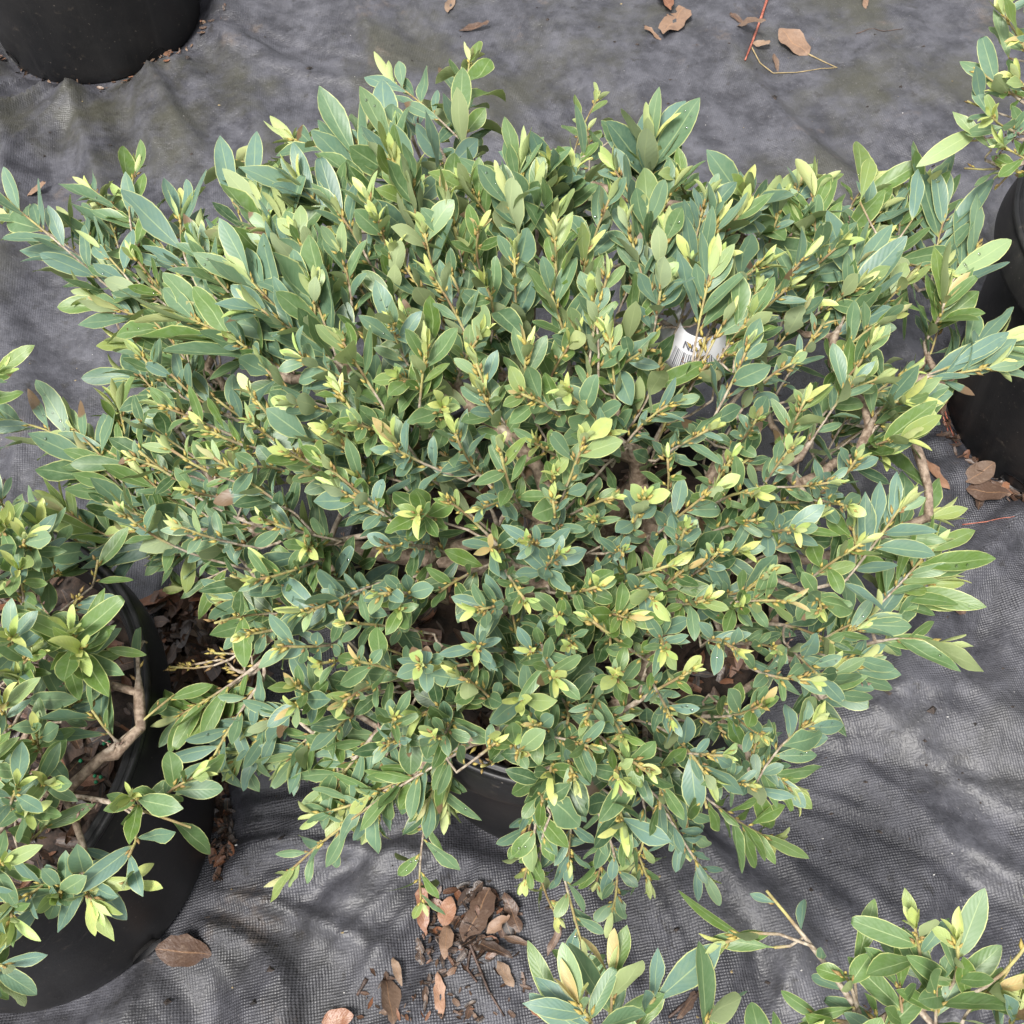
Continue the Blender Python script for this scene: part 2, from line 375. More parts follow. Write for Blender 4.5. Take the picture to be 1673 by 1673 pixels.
p_left = make_pot('left', 'black plastic nursery pot with bare mulch and a sparse shrub', oval=(.97, 1.04), rot=-.35, seed=4)
p_far = make_pot('far', 'black plastic nursery pot standing apart on clean fabric, no leaves near it', seed=5)
p_right = make_pot('right', 'black plastic nursery pot with wide grey rim and brown leaves at its foot', seed=6)
p_near = make_pot('near', 'black plastic nursery pot below the long-leaved open twigs', seed=8)

# ------------------------------------------------------------------ leaves
NS, NA = 11, 3                       # stations along, points across
ST = [0, .05, .13, .24, .37, .51, .65, .78, .89, .96, 1.0]
WD = [.07, .17, .43, .71, .92, 1.0, .95, .79, .52, .25, .02]
def leaf_template(r, ratio, obov, acute, curl, fold, wave, twist):
    """blade along +y, unit length, upper face +z; obov > 1 moves the widest part towards the tip"""
    v = []; uv = []
    for i in range(NS):
        t = ST[i]; tt = t**obov; w = float(np.interp(tt, ST, WD))**acute
        if i == NS-1: w = .03
        if i == 0: w = .06
        w *= .5/ratio
        ang = curl*t; tw = twist*(t-.2)
        yy = (math.sin(ang)/ang if abs(ang) > 1e-3 else 1)*t; zz = -((1-math.cos(ang))/ang if abs(ang) > 1e-3 else 0)*t
        for j in range(NA):
            s = (j/(NA-1))*2-1
            x = w*s*(1+wave*.18*math.sin(t*11+s)); z = fold*abs(x) + wave*w*math.sin(t*9+s*2)*.5
            xr = x*math.cos(tw)-z*math.sin(tw); zr = x*math.sin(tw)+z*math.cos(tw)
            v.append((xr, yy + zr*math.sin(ang), zz + zr*math.cos(ang))); uv.append((j/(NA-1), t))
    return np.array(v), np.array(uv)
LF = np.array([(i*NA+j, i*NA+j+1, (i+1)*NA+j+1, (i+1)*NA+j) for i in range(NS-1) for j in range(NA-1)])
rl = random.Random(11)
NVAR = 60
TEMPL = []; LEAFME = []
for i in range(NVAR):
    # 0-19 long old leaves, 20-39 rounder, 40-59 narrow young ones
    k = i//20
    ratio = (rl.uniform(2.6, 3.6), rl.uniform(1.8, 2.7), rl.uniform(3.0, 4.6))[k]
    tv, tu = leaf_template(rl, ratio, rl.uniform(.85, 1.4), rl.uniform(.85, 1.3), rl.gauss(.12, .38), rl.uniform(.0, .45) if k < 2 else rl.uniform(.25, .7), rl.uniform(0, .4), rl.gauss(0, .35))
    if i % 20 in (3, 11):          # a bite out of one margin
        for q_, f_ in ((6, .55), (7, .40), (8, .75)): tv[q_*3+(0 if i % 2 else 2), 0] *= f_
    if i % 20 == 7: tv[-3:, 1] -= .10; tv[-6:-3, 1] -= .03; tv[-3, 0] -= .05; tv[-1, 0] += .04     # blunt torn tip
    TEMPL.append((tv, tu)); LEAFME.append(mesh('leaf', tv, LF, M_LEAF, True, tu))

class Plant:
    def __init__(s, seed): s.r = random.Random(seed); s.leaves = []; s.buds = []; s.nodes = []; s.chains = []; s.flow = []; s.tips = []; s.rmax = .0085
    def root(s, p): s.nodes.append(dict(p=np.array(p, float), par=-1, limb=-1, n=0, d=0.0, dir=np.array([0, 0, 1.0]))); return len(s.nodes)-1
    def add(s, p, par, limb):
        q = s.nodes[par]; p = np.array(p, float)
        s.nodes.append(dict(p=p, par=par, limb=limb, n=0, d=q['d']+np.linalg.norm(p-q['p']), dir=nrm(p-q['p']))); return len(s.nodes)-1
    def connect(s, base, dr, roots, maxlimb=9, wpath=.35):
        PN = np.array([q['p'] for q in s.nodes]); DN = np.array([q['dir'] for q in s.nodes]); DD = np.array([q['d'] for q in s.nodes]); RTN = np.array([q['par'] == -1 for q in s.nodes])
        dv = base-PN; Ls = np.linalg.norm(dv, axis=1)+1e-9; back = -(dv*DN).sum(1)/Ls
        cost = Ls*1.15 + wpath*DD*.35 + np.maximum(0, back+.2)*.18 + np.maximum(0, PN[:, 2]-base[2])*1.2 + (DD < .05)*.03 + (Ls < .012)*9
        cost = np.where(RTN, Ls + .02 + (.25 if len(roots['limbs']) >= maxlimb else 0), cost)
        best = (0, int(np.argmin(cost)))
        i = best[1]; q = s.nodes[i]; L = np.linalg.norm(base-q['p'])
        if q['par'] == -1: limb = len(roots['limbs']); roots['limbs'].append(limb)
        else: limb = q['limb']
        d0 = nrm(nrm(base-q['p'])*.75 + q['dir']*.45) if q['par'] != -1 else nrm(nrm(base-q['p'])+np.array([0, 0, .35]))
        p0, p3 = q['p'], base; p1 = p0+d0*L*.36; p2 = p3-dr*L*.33
        n = max(2, int(L/.022)); cur = i; ch = [i]
        for k in range(1, n+1):
            t = k/n; p = (1-t)**3*p0+3*(1-t)**2*t*p1+3*(1-t)*t*t*p2+t**3*p3
            if k < n: p = p + np.array([s.r.gauss(0, .0016) for _ in range(3)])
            cur = s.add(p, cur, limb); ch.append(cur)
        return ch, limb
    def leaf(s, p, d, n, L, age, hue, var, brn=0.0):
        d = nrm(d); n = n-d*(n@d); n = nrm(n); x = np.cross(d, n)
        s.leaves.append((np.array(p), np.stack([x, d, n], 1)*L, age, hue, var, brn))
    def shoot(s, base, tip, roots, L=.045, nleaf=11, age=0.0, droop=0.0, bare=0.25, tipyoung=True, var=0, upn=.55, mixr=.25, maxlimb=9, side=.0, incl=(42, 64), inner=3):
        r = s.r; base = np.array(base, float); tip = np.array(tip, float); dv = tip-base; ln = np.linalg.norm(dv); dr = nrm(dv)
        ch, limb = s.connect(base, dr, roots, maxlimb)
        n = max(3, int(ln/.016)); cur = ch[-1]; pts = [base]
        bow = np.array([r.gauss(0, .05)*ln, r.gauss(0, .05)*ln, -droop*ln*.25+r.gauss(0, .04)*ln])
        for k in range(1, n+1):
            t = k/n; p = base+dv*t + bow*(4*t*(1-t))
            cur = s.add(p, cur, limb); ch.append(cur); pts.append(p)
        s.chains.append((ch, limb)); s.tips.append(cur)
        for i in ch[:1]: pass
        i = cur
        while i != -1: s.nodes[i]['n'] += 1; i = s.nodes[i]['par']
        pts = np.array(pts); m = len(pts)-1
        phi = r.uniform(0, 6.28); hue0 = r.random()
        for k in range(nleaf):
            t = bare + (1-bare)*(k+.5)/nleaf; t = min(.995, t + r.uniform(-.02, .02))
            a = t*m; i0 = min(int(a), m-1); p = pts[i0] + (pts[i0+1]-pts[i0])*(a-i0); ax = nrm(pts[i0+1]-pts[i0])
            phi += 2.4 + r.gauss(0, .25)
            u = nrm(np.cross(ax, [.1, .2, 1.0])); w = np.cross(ax, u)
            if side > 0:      # flattened spray: leaves swing to both sides
                a_ = phi % 6.283; s_ = math.cos(a_); rad = nrm(u*(1 if s_ >= 0 else -1) + w*math.sin(a_)*(1-side))
            else: rad = u*math.cos(phi)+w*math.sin(phi)
            y = max(0, (t-.72)/.28)
            inc = R_(r.uniform(*incl))*(1-.55*y)
            d = ax*math.cos(inc)+rad*math.sin(inc)
            d = d + np.array([0, 0, r.uniform(-.05, .16)])
            nn = ax*.55 - rad*.22 + np.array([0, -.55, 1.0])*upn + np.array([r.gauss(0, .26) for _ in range(3)])
            sz = L*r.uniform(.55, 1.15)*(1-.38*max(0, y-.3))*(.8+.2*min(1, t*3))
            ag = age + (y**1.2*.72 if tipyoung else 0) + r.uniform(-.35, .2)
            if r.random() < mixr*.2: ag += .25
            if sz > .034: ag = min(ag, .42)
            if sz > .045: ag = min(ag, .28)
            vv = var*20+r.randrange(20)
            s.leaf(p, d, nn, sz, ag, min(1, max(0, hue0*.75+r.random()*.4-.05)), vv, (r.uniform(.45, .8) if r.random() < .018 else 0))
            # rusty axillary bud
            for _b in range(2 if y > 0 else 1):
                if r.random() < .75: s.buds.append((p+rad*.0015+ax*_b*.003, nrm(ax+rad*r.uniform(.3, 1)), r.uniform(.006, .0105), 0, r.random()))
        cp = ch[-(n+1)-7:-(n+1)]        # a few older leaves further back on the twig
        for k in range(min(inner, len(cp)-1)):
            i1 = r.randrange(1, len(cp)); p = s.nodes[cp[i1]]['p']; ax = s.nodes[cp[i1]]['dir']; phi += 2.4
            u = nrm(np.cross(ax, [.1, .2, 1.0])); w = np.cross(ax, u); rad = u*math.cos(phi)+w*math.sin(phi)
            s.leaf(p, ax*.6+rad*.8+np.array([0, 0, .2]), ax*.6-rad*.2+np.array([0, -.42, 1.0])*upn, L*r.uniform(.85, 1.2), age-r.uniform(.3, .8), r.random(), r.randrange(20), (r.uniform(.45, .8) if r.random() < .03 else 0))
        if tipyoung:
            ax = nrm(pts[-1]-pts[-2]); u = nrm(np.cross(ax, [.1, .2, 1.0])); w = np.cross(ax, u)
            redd = r.random() < .16
            for k in range(r.choice((3, 4, 4, 5))):
                a = phi + k*2.2; rad = u*math.cos(a)+w*math.sin(a); inc = R_(r.uniform(8, 34))
                s.leaf(pts[-1]-ax*.002, ax*math.cos(inc)+rad*math.sin(inc), -rad+ax*.5+np.array([0, 0, .3]), L*r.uniform(.36, .70), (1.3 if redd and k < 2 else r.uniform(.75, 1.0)), r.random(), 40+r.randrange(20))
            for k in range(3): 
                a = r.uniform(0, 6.28); rad = u*math.cos(a)+w*math.sin(a); s.buds.append((pts[-1]-ax*r.uniform(0, .02), nrm(ax+rad*.5), r.uniform(.006, .011), 0, r.random()*.5))
        return pts
    def big_leaf(s, roots, bx, by, zb, tx, ty, zt, age=0.0, hue=.5, var=0, brn=0.0):
        age = min(age, .5)
        """one conspicuous leaf between two given points, on a thin twig of its own"""
        B = P(bx, by, zb); T = P(tx, ty, zt); d = nrm(T-B); ch, limb = s.connect(B, nrm(d+np.array([0, 0, .2])), roots, 0); s.chains.append((ch, limb))
        i = ch[-1]
        while i != -1: s.nodes[i]['n'] += 1; i = s.nodes[i]['par']
        s.leaf(B, d, np.array([0, -.35, 1.0]), np.linalg.norm(T-B), age, hue, var, brn); s.leaves[-1][1][:, 0] *= .86
    def radius(s, i):
        q = s.nodes[i]; return min(s.rmax, .00105 + .00066*max(0, q['n']-1)**.58) + (.0 if q['n'] else 0)
    def remnants(s, n):     # dried flower clusters on the older wood
        r = s.r; idx = [i for i, q in enumerate(s.nodes) if q['n'] >= 2 and q['d'] > .08]
        for _ in range(n):
            i = r.choice(idx); q = s.nodes[i]; p = q['p']; d = nrm([r.gauss(0, 1), r.gauss(0, 1), r.uniform(.2, 1.4)])
            for k in range(r.randint(5, 10)):
                pp = p + d*k*.0028; dd = nrm(d*.6+np.array([r.gauss(0, .7) for _ in range(3)])); s.buds.append((pp, dd, r.uniform(.004, .008), 1, r.random()))
    def build(s, name, loc, label, cat, budget=300, group='shrubs growing in the nursery pots', cull=None, drops=False):
        t = empty(name, loc); tag(t, label, cat, group)
        inv = -np.array(loc, float)
        # ---- branches: each main limb one mesh
        limbs = {}
        for ch, limb in s.chains: limbs.setdefault(limb, []).append(ch)
        for limb, chs in limbs.items():
            V = []; F = []; T = []
            for ch in chs:
                seg = 7; b = len(V); pr = None
                for k, i in enumerate(ch):
                    p = s.nodes[i]['p']; q = s.nodes[ch[min(k+1, len(ch)-1)]]['p']; pv = s.nodes[ch[max(k-1, 0)]]['p']; d = nrm(q-pv)
                    if pr is None: pr = nrm(np.cross(d, [.3, .5, .8]))
                    pr = nrm(pr-d*(pr@d)); w = np.cross(d, pr)
                    rad = s.radius(ch[1]) if k == 0 else s.radius(i)
                    if k == 0: rad *= .95
                    rad *= 1+s.r.uniform(-.10, .16)
                    nn = s.nodes[i]['n']; ag = 1.0 if nn <= 1 and k > len(ch)*.6 else (.58 if nn <= 2 else (.40 if nn < 7 else .12))
                    for j in range(seg):
                        a = 6.2832*j/seg; V.append(p+rad*(pr*math.cos(a)+w*math.sin(a))+inv); T.append((ag, 0, 0, 1))
                for k in range(len(ch)-1):
                    for j in range(seg): c_ = (j+1) % seg; F.append((b+k*seg+j, b+k*seg+c_, b+(k+1)*seg+c_, b+(k+1)*seg+j))
                F.append(tuple(b+(len(ch)-1)*seg+j for j in range(seg)))
            o = obj('branch', mesh('branch', np.array(V), F, M_BARK, True, None, T), t); o.location = loc; o.color = (0, 0, 0, 0)
        # ---- leaves
        lv = s.leaves
        if cull is not None: lv = [l for l in lv if not cull(l)]
        # visibility estimate: splat points of all leaves into a coarse depth grid
        G = 420; best = np.full((G, G), 1e9); own = np.full((G, G), -1); cnt = np.zeros(len(lv))
        pts = []
        for (p, M, *_r) in lv: pts.append(TEMPL[_r[2]][0]@M.T + p)
        if lv:
            A = np.array(pts); mid = (A[:, :-NA]+A[:, NA:])/2; A2 = np.concatenate([A, mid], 1); x, y, z = project(A2.reshape(-1, 3)); ids = np.repeat(np.arange(len(lv)), A2.shape[1])
            gx = (x/PXW*G).astype(int); gy = (y/PXW*G).astype(int); ok = (gx >= 0) & (gy >= 0) & (gx < G) & (gy < G)
            order = np.argsort(-z[ok]); gx, gy, ids = gx[ok][order], gy[ok][order], ids[ok][order]
            own[gy, gx] = ids
            u, c_ = np.unique(own[own >= 0], return_counts=True); cnt[u] = c_
        rank = np.argsort(-cnt)[:budget]; single = set(int(i) for i in rank if cnt[i] > 0)
        # leaves wholly out of the picture stay in the joined mesh
        V = []; F = []; UV = []; T = []
        for i, (p, M, age, hue, var, brn) in enumerate(lv):
            if i in single:
                o = bpy.data.objects.new('leaf', LEAFME[var]); C.objects.link(o); o.parent = t
                m4 = Matrix.Identity(4)
                for a in range(3):
                    for b in range(3): m4[a][b] = M[a, b]
                    m4[a][3] = p[a]+inv[a]
                o.matrix_basis = m4; o.color = (age, hue, brn, 1)
            else:
                F.append(LF+len(V)*NS*NA); V.append(pts[i]+inv); UV.append(TEMPL[var][1]); T.append(np.tile([age, hue, brn, 1], (NS*NA, 1)))
        if V:
            o = obj('foliage', mesh('foliage', np.concatenate(V), np.concatenate(F), M_LEAF, True, np.concatenate(UV), np.concatenate(T)), t); o.location = loc; o.color = (0, 0, 0, 0); tag(o, kind='stuff')
        # ---- rain drops left on a few upper leaves
        if drops:
            V = []; F = []; cand = [i for i in rank[:220] if cnt[i] > 3 and lv[i][1][2, 2] > 0]
            for i in cand[::3]:
                p, M, *_q = lv[i]; tv = TEMPL[_q[2]][0]
                for _ in range(s.r.choice((1, 1, 2, 4))):
                    a_ = s.r.randrange(3, 8); e_ = s.r.choice((0, 2)); f_ = s.r.uniform(.1, .6)
                    q = (tv[a_*3+1]*(1-f_)+tv[a_*3+e_]*f_)@M.T + p + inv; nz = nrm(M[:, 2]); u = nrm(M[:, 0]); w = nrm(np.cross(nz, u)); rd_ = s.r.uniform(.0006, .0017); b = len(V)
                    for ring, hh in ((1.0, -.12), (.8, .28), (.4, .46)):
                        for j in range(8): an = .7854*j; V.append(q+rd_*(ring*(u*math.cos(an)*1.15+w*math.sin(an))+nz*hh))
                    V.append(q+nz*rd_*.5)
                    for k in range(2):
                        for j in range(8): k2 = (j+1) % 8; F.append((b+k*8+j, b+k*8+k2, b+k*8+8+k2, b+k*8+8+j))
                    for j in range(8): F.append((b+16+j, b+16+(j+1) % 8, b+24))
            if V:
                o = obj('water_drops', mesh('water_drops', np.array(V), F, M_WATER), t); o.location = loc; tag(o, kind='stuff')
        # ---- buds
        V = []; F = []; T = []
        for (p, d, L, a, g) in s.buds:
            u = nrm(np.cross(d, [.31, .5, .8])); w = np.cross(d, u); b = len(V)
            V.append(p+inv)
            for j in range(4): an = 1.5708*j; V.append(p+inv+d*L*.45+(u*math.cos(an)+w*math.sin(an))*L*.17)
            V.append(p+inv+d*L)
            for j in range(4): k = (j+1) % 4; F.append((b, b+1+k, b+1+j)); F.append((b+5, b+1+j, b+1+k))
            T += [(a, g, 0, 1)]*6
        if V:
            o = obj('bud_scales', mesh('bud_scales', np.array(V), F, M_BUD, True, None, T), t); o.location = loc; o.color = (0, 0, 0, 0); tag(o, kind='stuff')
        print(name, 'leaves', len(lv), 'single', len(single), 'limbs', len(limbs))
        return t

# ---- the big shrub: shoot tips and bases read off the picture, set on a low dome
DC = np.array([-.01, .60])
def dome(x, y, top=.60, drop=.235):
    dx = (x-DC[0]); dy = (y-DC[1])
    rho = np.sqrt((dx/.55)**2+(dy/.50)**2); return max(.33, top-drop*rho**2.0)
def on_dome(px, py, off=0.0):
    lo, hi = .0, .9
    for _ in range(40):
        z = (lo+hi)/2; q = P(px, py, z)
        if z > dome(q[0], q[1])+off: hi = z
        else: lo = z
    return P(px, py, lo)
main = Plant(5); roots = dict(limbs=[])
ROOT = np.array([.049, .480, .30]); main.root(ROOT)
# perimeter and long shoots: base px, tip px, leaf length, leaves, optional z of base / tip
LONG = [
 (205,485, 15,352,.058,15,None,None), (285,505,160,352,.056,11,None,None), (300,450,205,335,.054,12,None,None), (245,500,190,375,.05,9,None,None), (400,470,385,232,.060,11,None,None),
 (455,480,430,340,.055,10,None,None), (330,480,295,360,.056,10,None,None), (570,380,495,275,.052,11,None,None), (610,330,592,190,.060,12,None,None), (735,310,662,165,.058,12,None,None),
 (762,290,756,105,.062,12,None,None), (690,330,640,200,.055,11,None,None), (860,390,848,250,.050,10,None,None), (958,310,975,130,.046,9,None,None), (905,350,900,245,.046,8,None,None), (1062,320,1062,205,.056,11,None,None),
 (1135,340,1108,255,.040,7,None,None), (1235,370,1215,285,.052,9,None,None), (1250,400,1330,275,.052,7,None,None), (1385,420,1425,262,.060,12,None,None), (1340,440,1330,320,.055,10,None,None),
 (1490,410,1508,285,.062,10,None,None), (1520,470,1585,345,.062,11,None,None), (1545,480,1640,400,.056,9,None,None), (1455,450,1470,330,.056,10,None,None), (1130,600,1160,450,.046,9,None,None), (1165,600,1225,520,.044,8,None,None),
 (1360,560,1395,440,.050,10,None,None), (1510,560,1580,495,.052,10,None,None), (1530,610,1660,560,.056,11,None,None), (1500,620,1655,600,.050,8,None,None), (1420,700,1470,655,.046,8,None,None), (1400,740,1475,715,.044,7,None,None),
 (1390,890,1555,845,.046,9,.36,.37), (1440,985,1555,900,.048,10,.35,.37), (1430,1000,1560,950,.048,11,.34,.35), (1380,950,1470,830,.044,8,None,None), (1400,1060,1535,1050,.046,5,.33,.33), (1340,1140,1400,1090,.042,9,.34,.34),
 (1300,1080,1420,1010,.044,9,.36,.36), (1230,1290,1330,1180,.036,11,.34,.36), (1150,1300,1262,1372,.040,12,.34,.29), (1180,1180,1290,1285,.040,10,.36,.32), (1090,1330,1150,1425,.034,7,.34,.30), (1050,1280,1115,1385,.036,10,.36,.30),
 (830,1190,465,1432,.038,20,.37,.27), (760,1210,520,1330,.038,14,.37,.32), (700,1310,690,1475,.040,8,.30,.18), (900,1330,912,1500,.026,7,.34,.20), (900,1330,965,1590,.030,11,.30,.19), (960,1300,1000,1490,.034,11,.33,.24), (880,1290,855,1440,.034,10,.34,.27),
 (1000,1300,1060,1440,.034,10,.34,.26), (740,1210,722,1310,.044,5,.36,.31),
 (430,1110,335,1265,.040,13,.35,.33), (430,1080,290,1170,.044,11,.36,.33), (560,1160,470,1240,.040,11,.36,.33), (620,1190,540,1290,.040,11,.36,.32), (400,1060,280,1090,.04,8,.35,.33),
 (950,1260,930,1405,.032,12,.35,.27), (1040,1270,1040,1410,.032,12,.35,.27), (1100,1260,1125,1375,.034,12,.35,.29), (880,1250,862,1370,.032,11,.36,.30), (985,1310,975,1440,.030,10,.32,.25), (540,1180,560,1320,.036,11,.36,.31), (640,1200,615,1345,.036,12,.36,.31), (480,1150,400,1225,.038,11,.36,.33),
 (265,890,15,690,.054,14,.35,.37), (260,890,20,850,.056,13,.35,.34), (265,885,120,700,.052,9,.35,.38), (420,900,140,715,.048,14,.35,.37), (430,870,180,800,.046,13,.36,.36), (420,880,220,890,.044,10,.34,.33), (390,920,300,960,.046,7,.33,.29),
 (360,620,215,560,.048,11,.36,.37), (370,650,210,610,.046,10,.35,.36), (390,680,215,680,.046,10,.35,.35), (350,560,160,490,.050,11,.36,.38), (480,620,310,520,.060,13,None,None), (560,600,410,460,.058,12,None,None), (430,960,350,1000,.044,10,.36,.34), (480,1010,390,1010,.042,10,.37,.35),
]
# rosettes whose tips point at the sky: tip px
ROS = [(790,545),(750,715),(640,730),(680,840),(820,730),(900,770),(955,720),(1000,800),(980,860),(920,895),(900,1010),(1030,900),(1110,850),(860,985),(1030,1010),(965,960),(720,820),(630,900),(620,960),(650,1000),
 (775,990),(1085,1050),(765,1060),(680,1090),(750,1110),(900,1110),(1000,1100),(935,1060),(1085,745),(1095,660),(935,650),(560,800),(560,640),(470,740),(520,760),(400,770),(350,750),(430,850),(500,900),(420,940),(540,700),(590,700),
 (660,620),(700,570),(560,560),(630,520),(720,460),(800,470),(850,560),(900,480),(960,400),(1010,450),(1090,470),(1000,560),(920,560),(1060,560),(1240,430),(1290,600),(1310,650),(1380,620),(1240,680),(1200,740),(1350,790),(1240,800),(1160,800),(1330,850),(1180,900),(1250,930),(1300,870),
 (1210,990),(1290,980),(1350,1000),(1150,980),(1130,1090),(1200,1070),(1270,1060),(1240,1150),(1100,1180),(1180,1230),(1020,1200),(960,1170),(880,1180),(860,1230),(940,1270),(1010,1270),(1060,1260),(590,1080),(520,1080),(480,1120),(560,1150),(640,1170),(700,1200),(510,1000),(560,1010),
 (470,660),(440,600),(400,560),(510,480),(450,430),(560,420),(650,420),(620,360),(690,370),(780,370),(840,440),(900,390),(1030,360),(1090,390),(1170,360),(1280,340),(1310,420),(1290,480),(1340,530),(1230,560),(1430,560),(1450,520),(1000,700),(1150,700),(860,640),(790,640),(720,650),(1060,820),(1400,880),(1380,830),
 (600,320),(680,300),(650,260),(730,340),(770,300),(830,330),(880,310),(930,300),(990,330),(1010,290),(1060,340),(1100,310),(1150,330),(1200,350),(560,350),(500,380),(440,380),(380,400),(330,430),(1250,320),(1360,400),(1420,420),(1400,480),(1480,470)]
def rosette(px, py, off, L, n, age, tipy, ln=(.06, .11), rad_w=.62, var=None, incl=(42, 64)):
    r = main.r; T = on_dome(px, py, off); rr = np.array([T[0]-ROOT[0], T[1]-ROOT[1], 0])
    d = nrm(nrm(rr)*rad_w*min(1, np.linalg.norm(rr)/.2) + np.array([r.gauss(0, .28), r.gauss(0, .28), .85]))
    l = r.uniform(*ln); main.shoot(T-d*l, T, roots, L=L, nleaf=n, age=age, bare=.12, tipyoung=tipy, var=(1 if r.random() < .5 else 0) if var is None else var, upn=.5, incl=incl, inner=2)
items = []
for a in LONG: items.append(('L', a))
for a in ROS: items.append(('R', a))
def dist_key(it):
    q = on_dome(*it[1][:2]); return np.linalg.norm(q[:2]-ROOT[:2])
items.sort(key=dist_key)
for kind, a in items:
    r = main.r
    if kind == 'R':
        up = max(0, min(1, (760-a[1])/400))
        rosette(a[0]+r.gauss(0, 6), a[1]+r.gauss(0, 6), r.uniform(-.012, .02), r.uniform(.022, .034)+.017*up, r.randint(10, 15), r.uniform(-.3, .15), True, incl=(44-18*up, 64-18*up))
    else:
        bx, by, tx, ty, L, n, zb, zt = a
        if ty < 300: ty += 34
        if tx > 1550: tx -= 38
        B = P(bx, by, zb) if zb else on_dome(bx, by, -.055); T = P(tx, ty, zt) if zt else on_dome(tx, ty, 0.0)
        topz = max(0, min(1, (900-ty)/400))
        kw = dict(age=r.uniform(-.25, .15), bare=.05, upn=1.0-.35*topz, side=.45 if L > .04 else .1, incl=(24+10*(1-topz), 46+10*(1-topz)))
        main.shoot(B, T, roots, L=L*(1.30 if L > .045 else 1.1), nleaf=int(n*1.2)+1, var=0 if L > .036 else (1 if r.random() < .4 else 0), **kw)
        if (zt is None or zt > .3) and tx < 1490:
            for c_ in range(r.choice((1, 2))):      # side shoots beside the leader
                f0 = r.uniform(.0, .45); B2 = B+(T-B)*f0 - np.array([0, 0, .01]); l2 = np.linalg.norm(T-B)*r.uniform(.45, .7)*(1-f0*.4)
                d2 = nrm(nrm(T-B) + np.array([r.gauss(0, .33), r.gauss(0, .33), r.uniform(-.05, .4)]))
                main.shoot(B2, B2+d2*l2, roots, L=L*(1.1 if L > .045 else .92), nleaf=int(n*.9), var=0 if r.random() < .7 else 1, **kw)
# under-layers: older leaves, coloured darker to paint in inner shade, on weaker shoots filling the crown from inside
r = main.r; OUT = [(40,400),(220,520),(230,640),(160,760),(120,820),(260,900),(330,990),(380,1080),(450,1180),(560,1210),(700,1230),(840,1280),(900,1360),(1080,1370),(1230,1280),(1330,1160),(1370,1040),(1420,940),(1390,850),(1410,740),(1480,640),(1550,560),(1560,440),(1480,340),(1370,360),(1250,360),(1120,300),(1000,290),(860,300),(740,230),(620,260),(500,330),(400,320),(300,410),(160,380)]
def inside(x, y, poly):
    c = False; n = len(poly)
    for i in range(n):
        x1, y1 = poly[i]; x2, y2 = poly[(i+1) % n]
        if (y1 > y) != (y2 > y) and x < (x2-x1)*(y-y1)/(y2-y1)+x1: c = not c
    return c
HOLES = [(815,950,52), (735,880,38), (1120,520,42), (700,930,32), (820,1060,30), (600,905,26), (1200,950,30), (1060,1110,30), (560,860,26), (1190,620,26), (1210,1010,24), (760,1150,28), (1120,1150,26)]
pts_ = []
while len(pts_) < 150:
    x, y = r.uniform(60, 1560), r.uniform(230, 1370)
    if not inside(x, y, OUT): continue
    if vnoise(np.array([x/115.+3.3]), np.array([y/115.+7.7]), 77)[0] < -.17 and y > 420: continue      # leaves gather in clumps, with gaps between
    if any(math.hypot(x-a, y-b) < c for a, b, c in HOLES): continue
    if min([math.hypot(x-a, y-b) for a, b in pts_] or [99]) < 44: continue
    pts_.append((x, y))
for i, (x, y) in enumerate(pts_):
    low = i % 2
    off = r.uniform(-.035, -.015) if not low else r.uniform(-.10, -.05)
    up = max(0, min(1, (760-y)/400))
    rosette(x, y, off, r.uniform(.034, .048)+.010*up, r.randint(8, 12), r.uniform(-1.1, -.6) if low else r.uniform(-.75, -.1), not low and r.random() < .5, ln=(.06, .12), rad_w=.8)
k_ = 0; pu = [tuple(a[:2]) for a in ROS]
while k_ < 40:           # more small sky-facing shoots between the named ones
    x, y = r.uniform(200, 1450), r.uniform(380, 1290)
    if not inside(x, y, OUT) or any(math.hypot(x-a, y-b) < c*1.5 for a, b, c in HOLES) or min(math.hypot(x-a, y-b) for a, b in pu) < 46: continue
    pu.append((x, y)); k_ += 1; up = max(0, min(1, (760-y)/400))
    rosette(x, y, r.uniform(-.02, .02), r.uniform(.020, .032)+.016*up, r.randint(9, 14), r.uniform(-.3, .2), True, incl=(44-18*up, 64-18*up))
for a in [(1440,1047,.33,1545,1050,.33,.1,.3,2), (738,1235,.34,708,1338,.31,.85,.1,1), (318,880,.35,300,972,.31,.45,.3,4), (1395,730,.36,1482,722,.36,-.2,.2,5,.75), (1250,330,.42,1335,264,.43,.55,.6,6), (1555,450,.44,1650,395,.45,.55,.8,8), (1490,360,.42,1508,265,.45,.15,.9,9), (1550,600,.42,1652,540,.44,.05,.9,4), (1405,330,.43,1428,248,.45,.35,.2,5), (752,200,.42,755,92,.44,.25,.4,2), (632,260,.42,626,136,.44,.0,.9,8), (1230,1290,.33,1275,1372,.28,.15,.1,9), (380,330,.42,358,218,.44,-.1,.8,1), (410,320,.42,418,210,.44,.2,.95,6)]: main.big_leaf(roots, *a)
main.remnants(110)
# a gap where the paper tag shows
TAGZ = .505; TAGC = P(1140, 560, TAGZ)
def tagcull(l):
    p, M = l[0], l[1]; c = p + M[:, 1]*.5; x, y, z = project(c)
    if x > 1604 and 285 < y < 535: return True
    if x > 1545 and y < 325: return True
    tz = project(TAGC)[2]
    if any(math.hypot(x-a, y-b) < c for a, b, c in ((325,1025,52), (300,1095,45), (360,1090,36), (800,1262,50), (835,1305,34), (250,1010,34))): return True
    if x > 1575 and y > 615: return True
    h = math.hypot((x-1136)/68, (y-553)/56)
    return h < 1 and z < tz+.02
shrub = main.build('potted_shrub', (ROOT[0], ROOT[1], .30), 'large dense spreading shrub with blue-green leaves and yellow tips', 'shrub', cull=tagcull, drops=True)

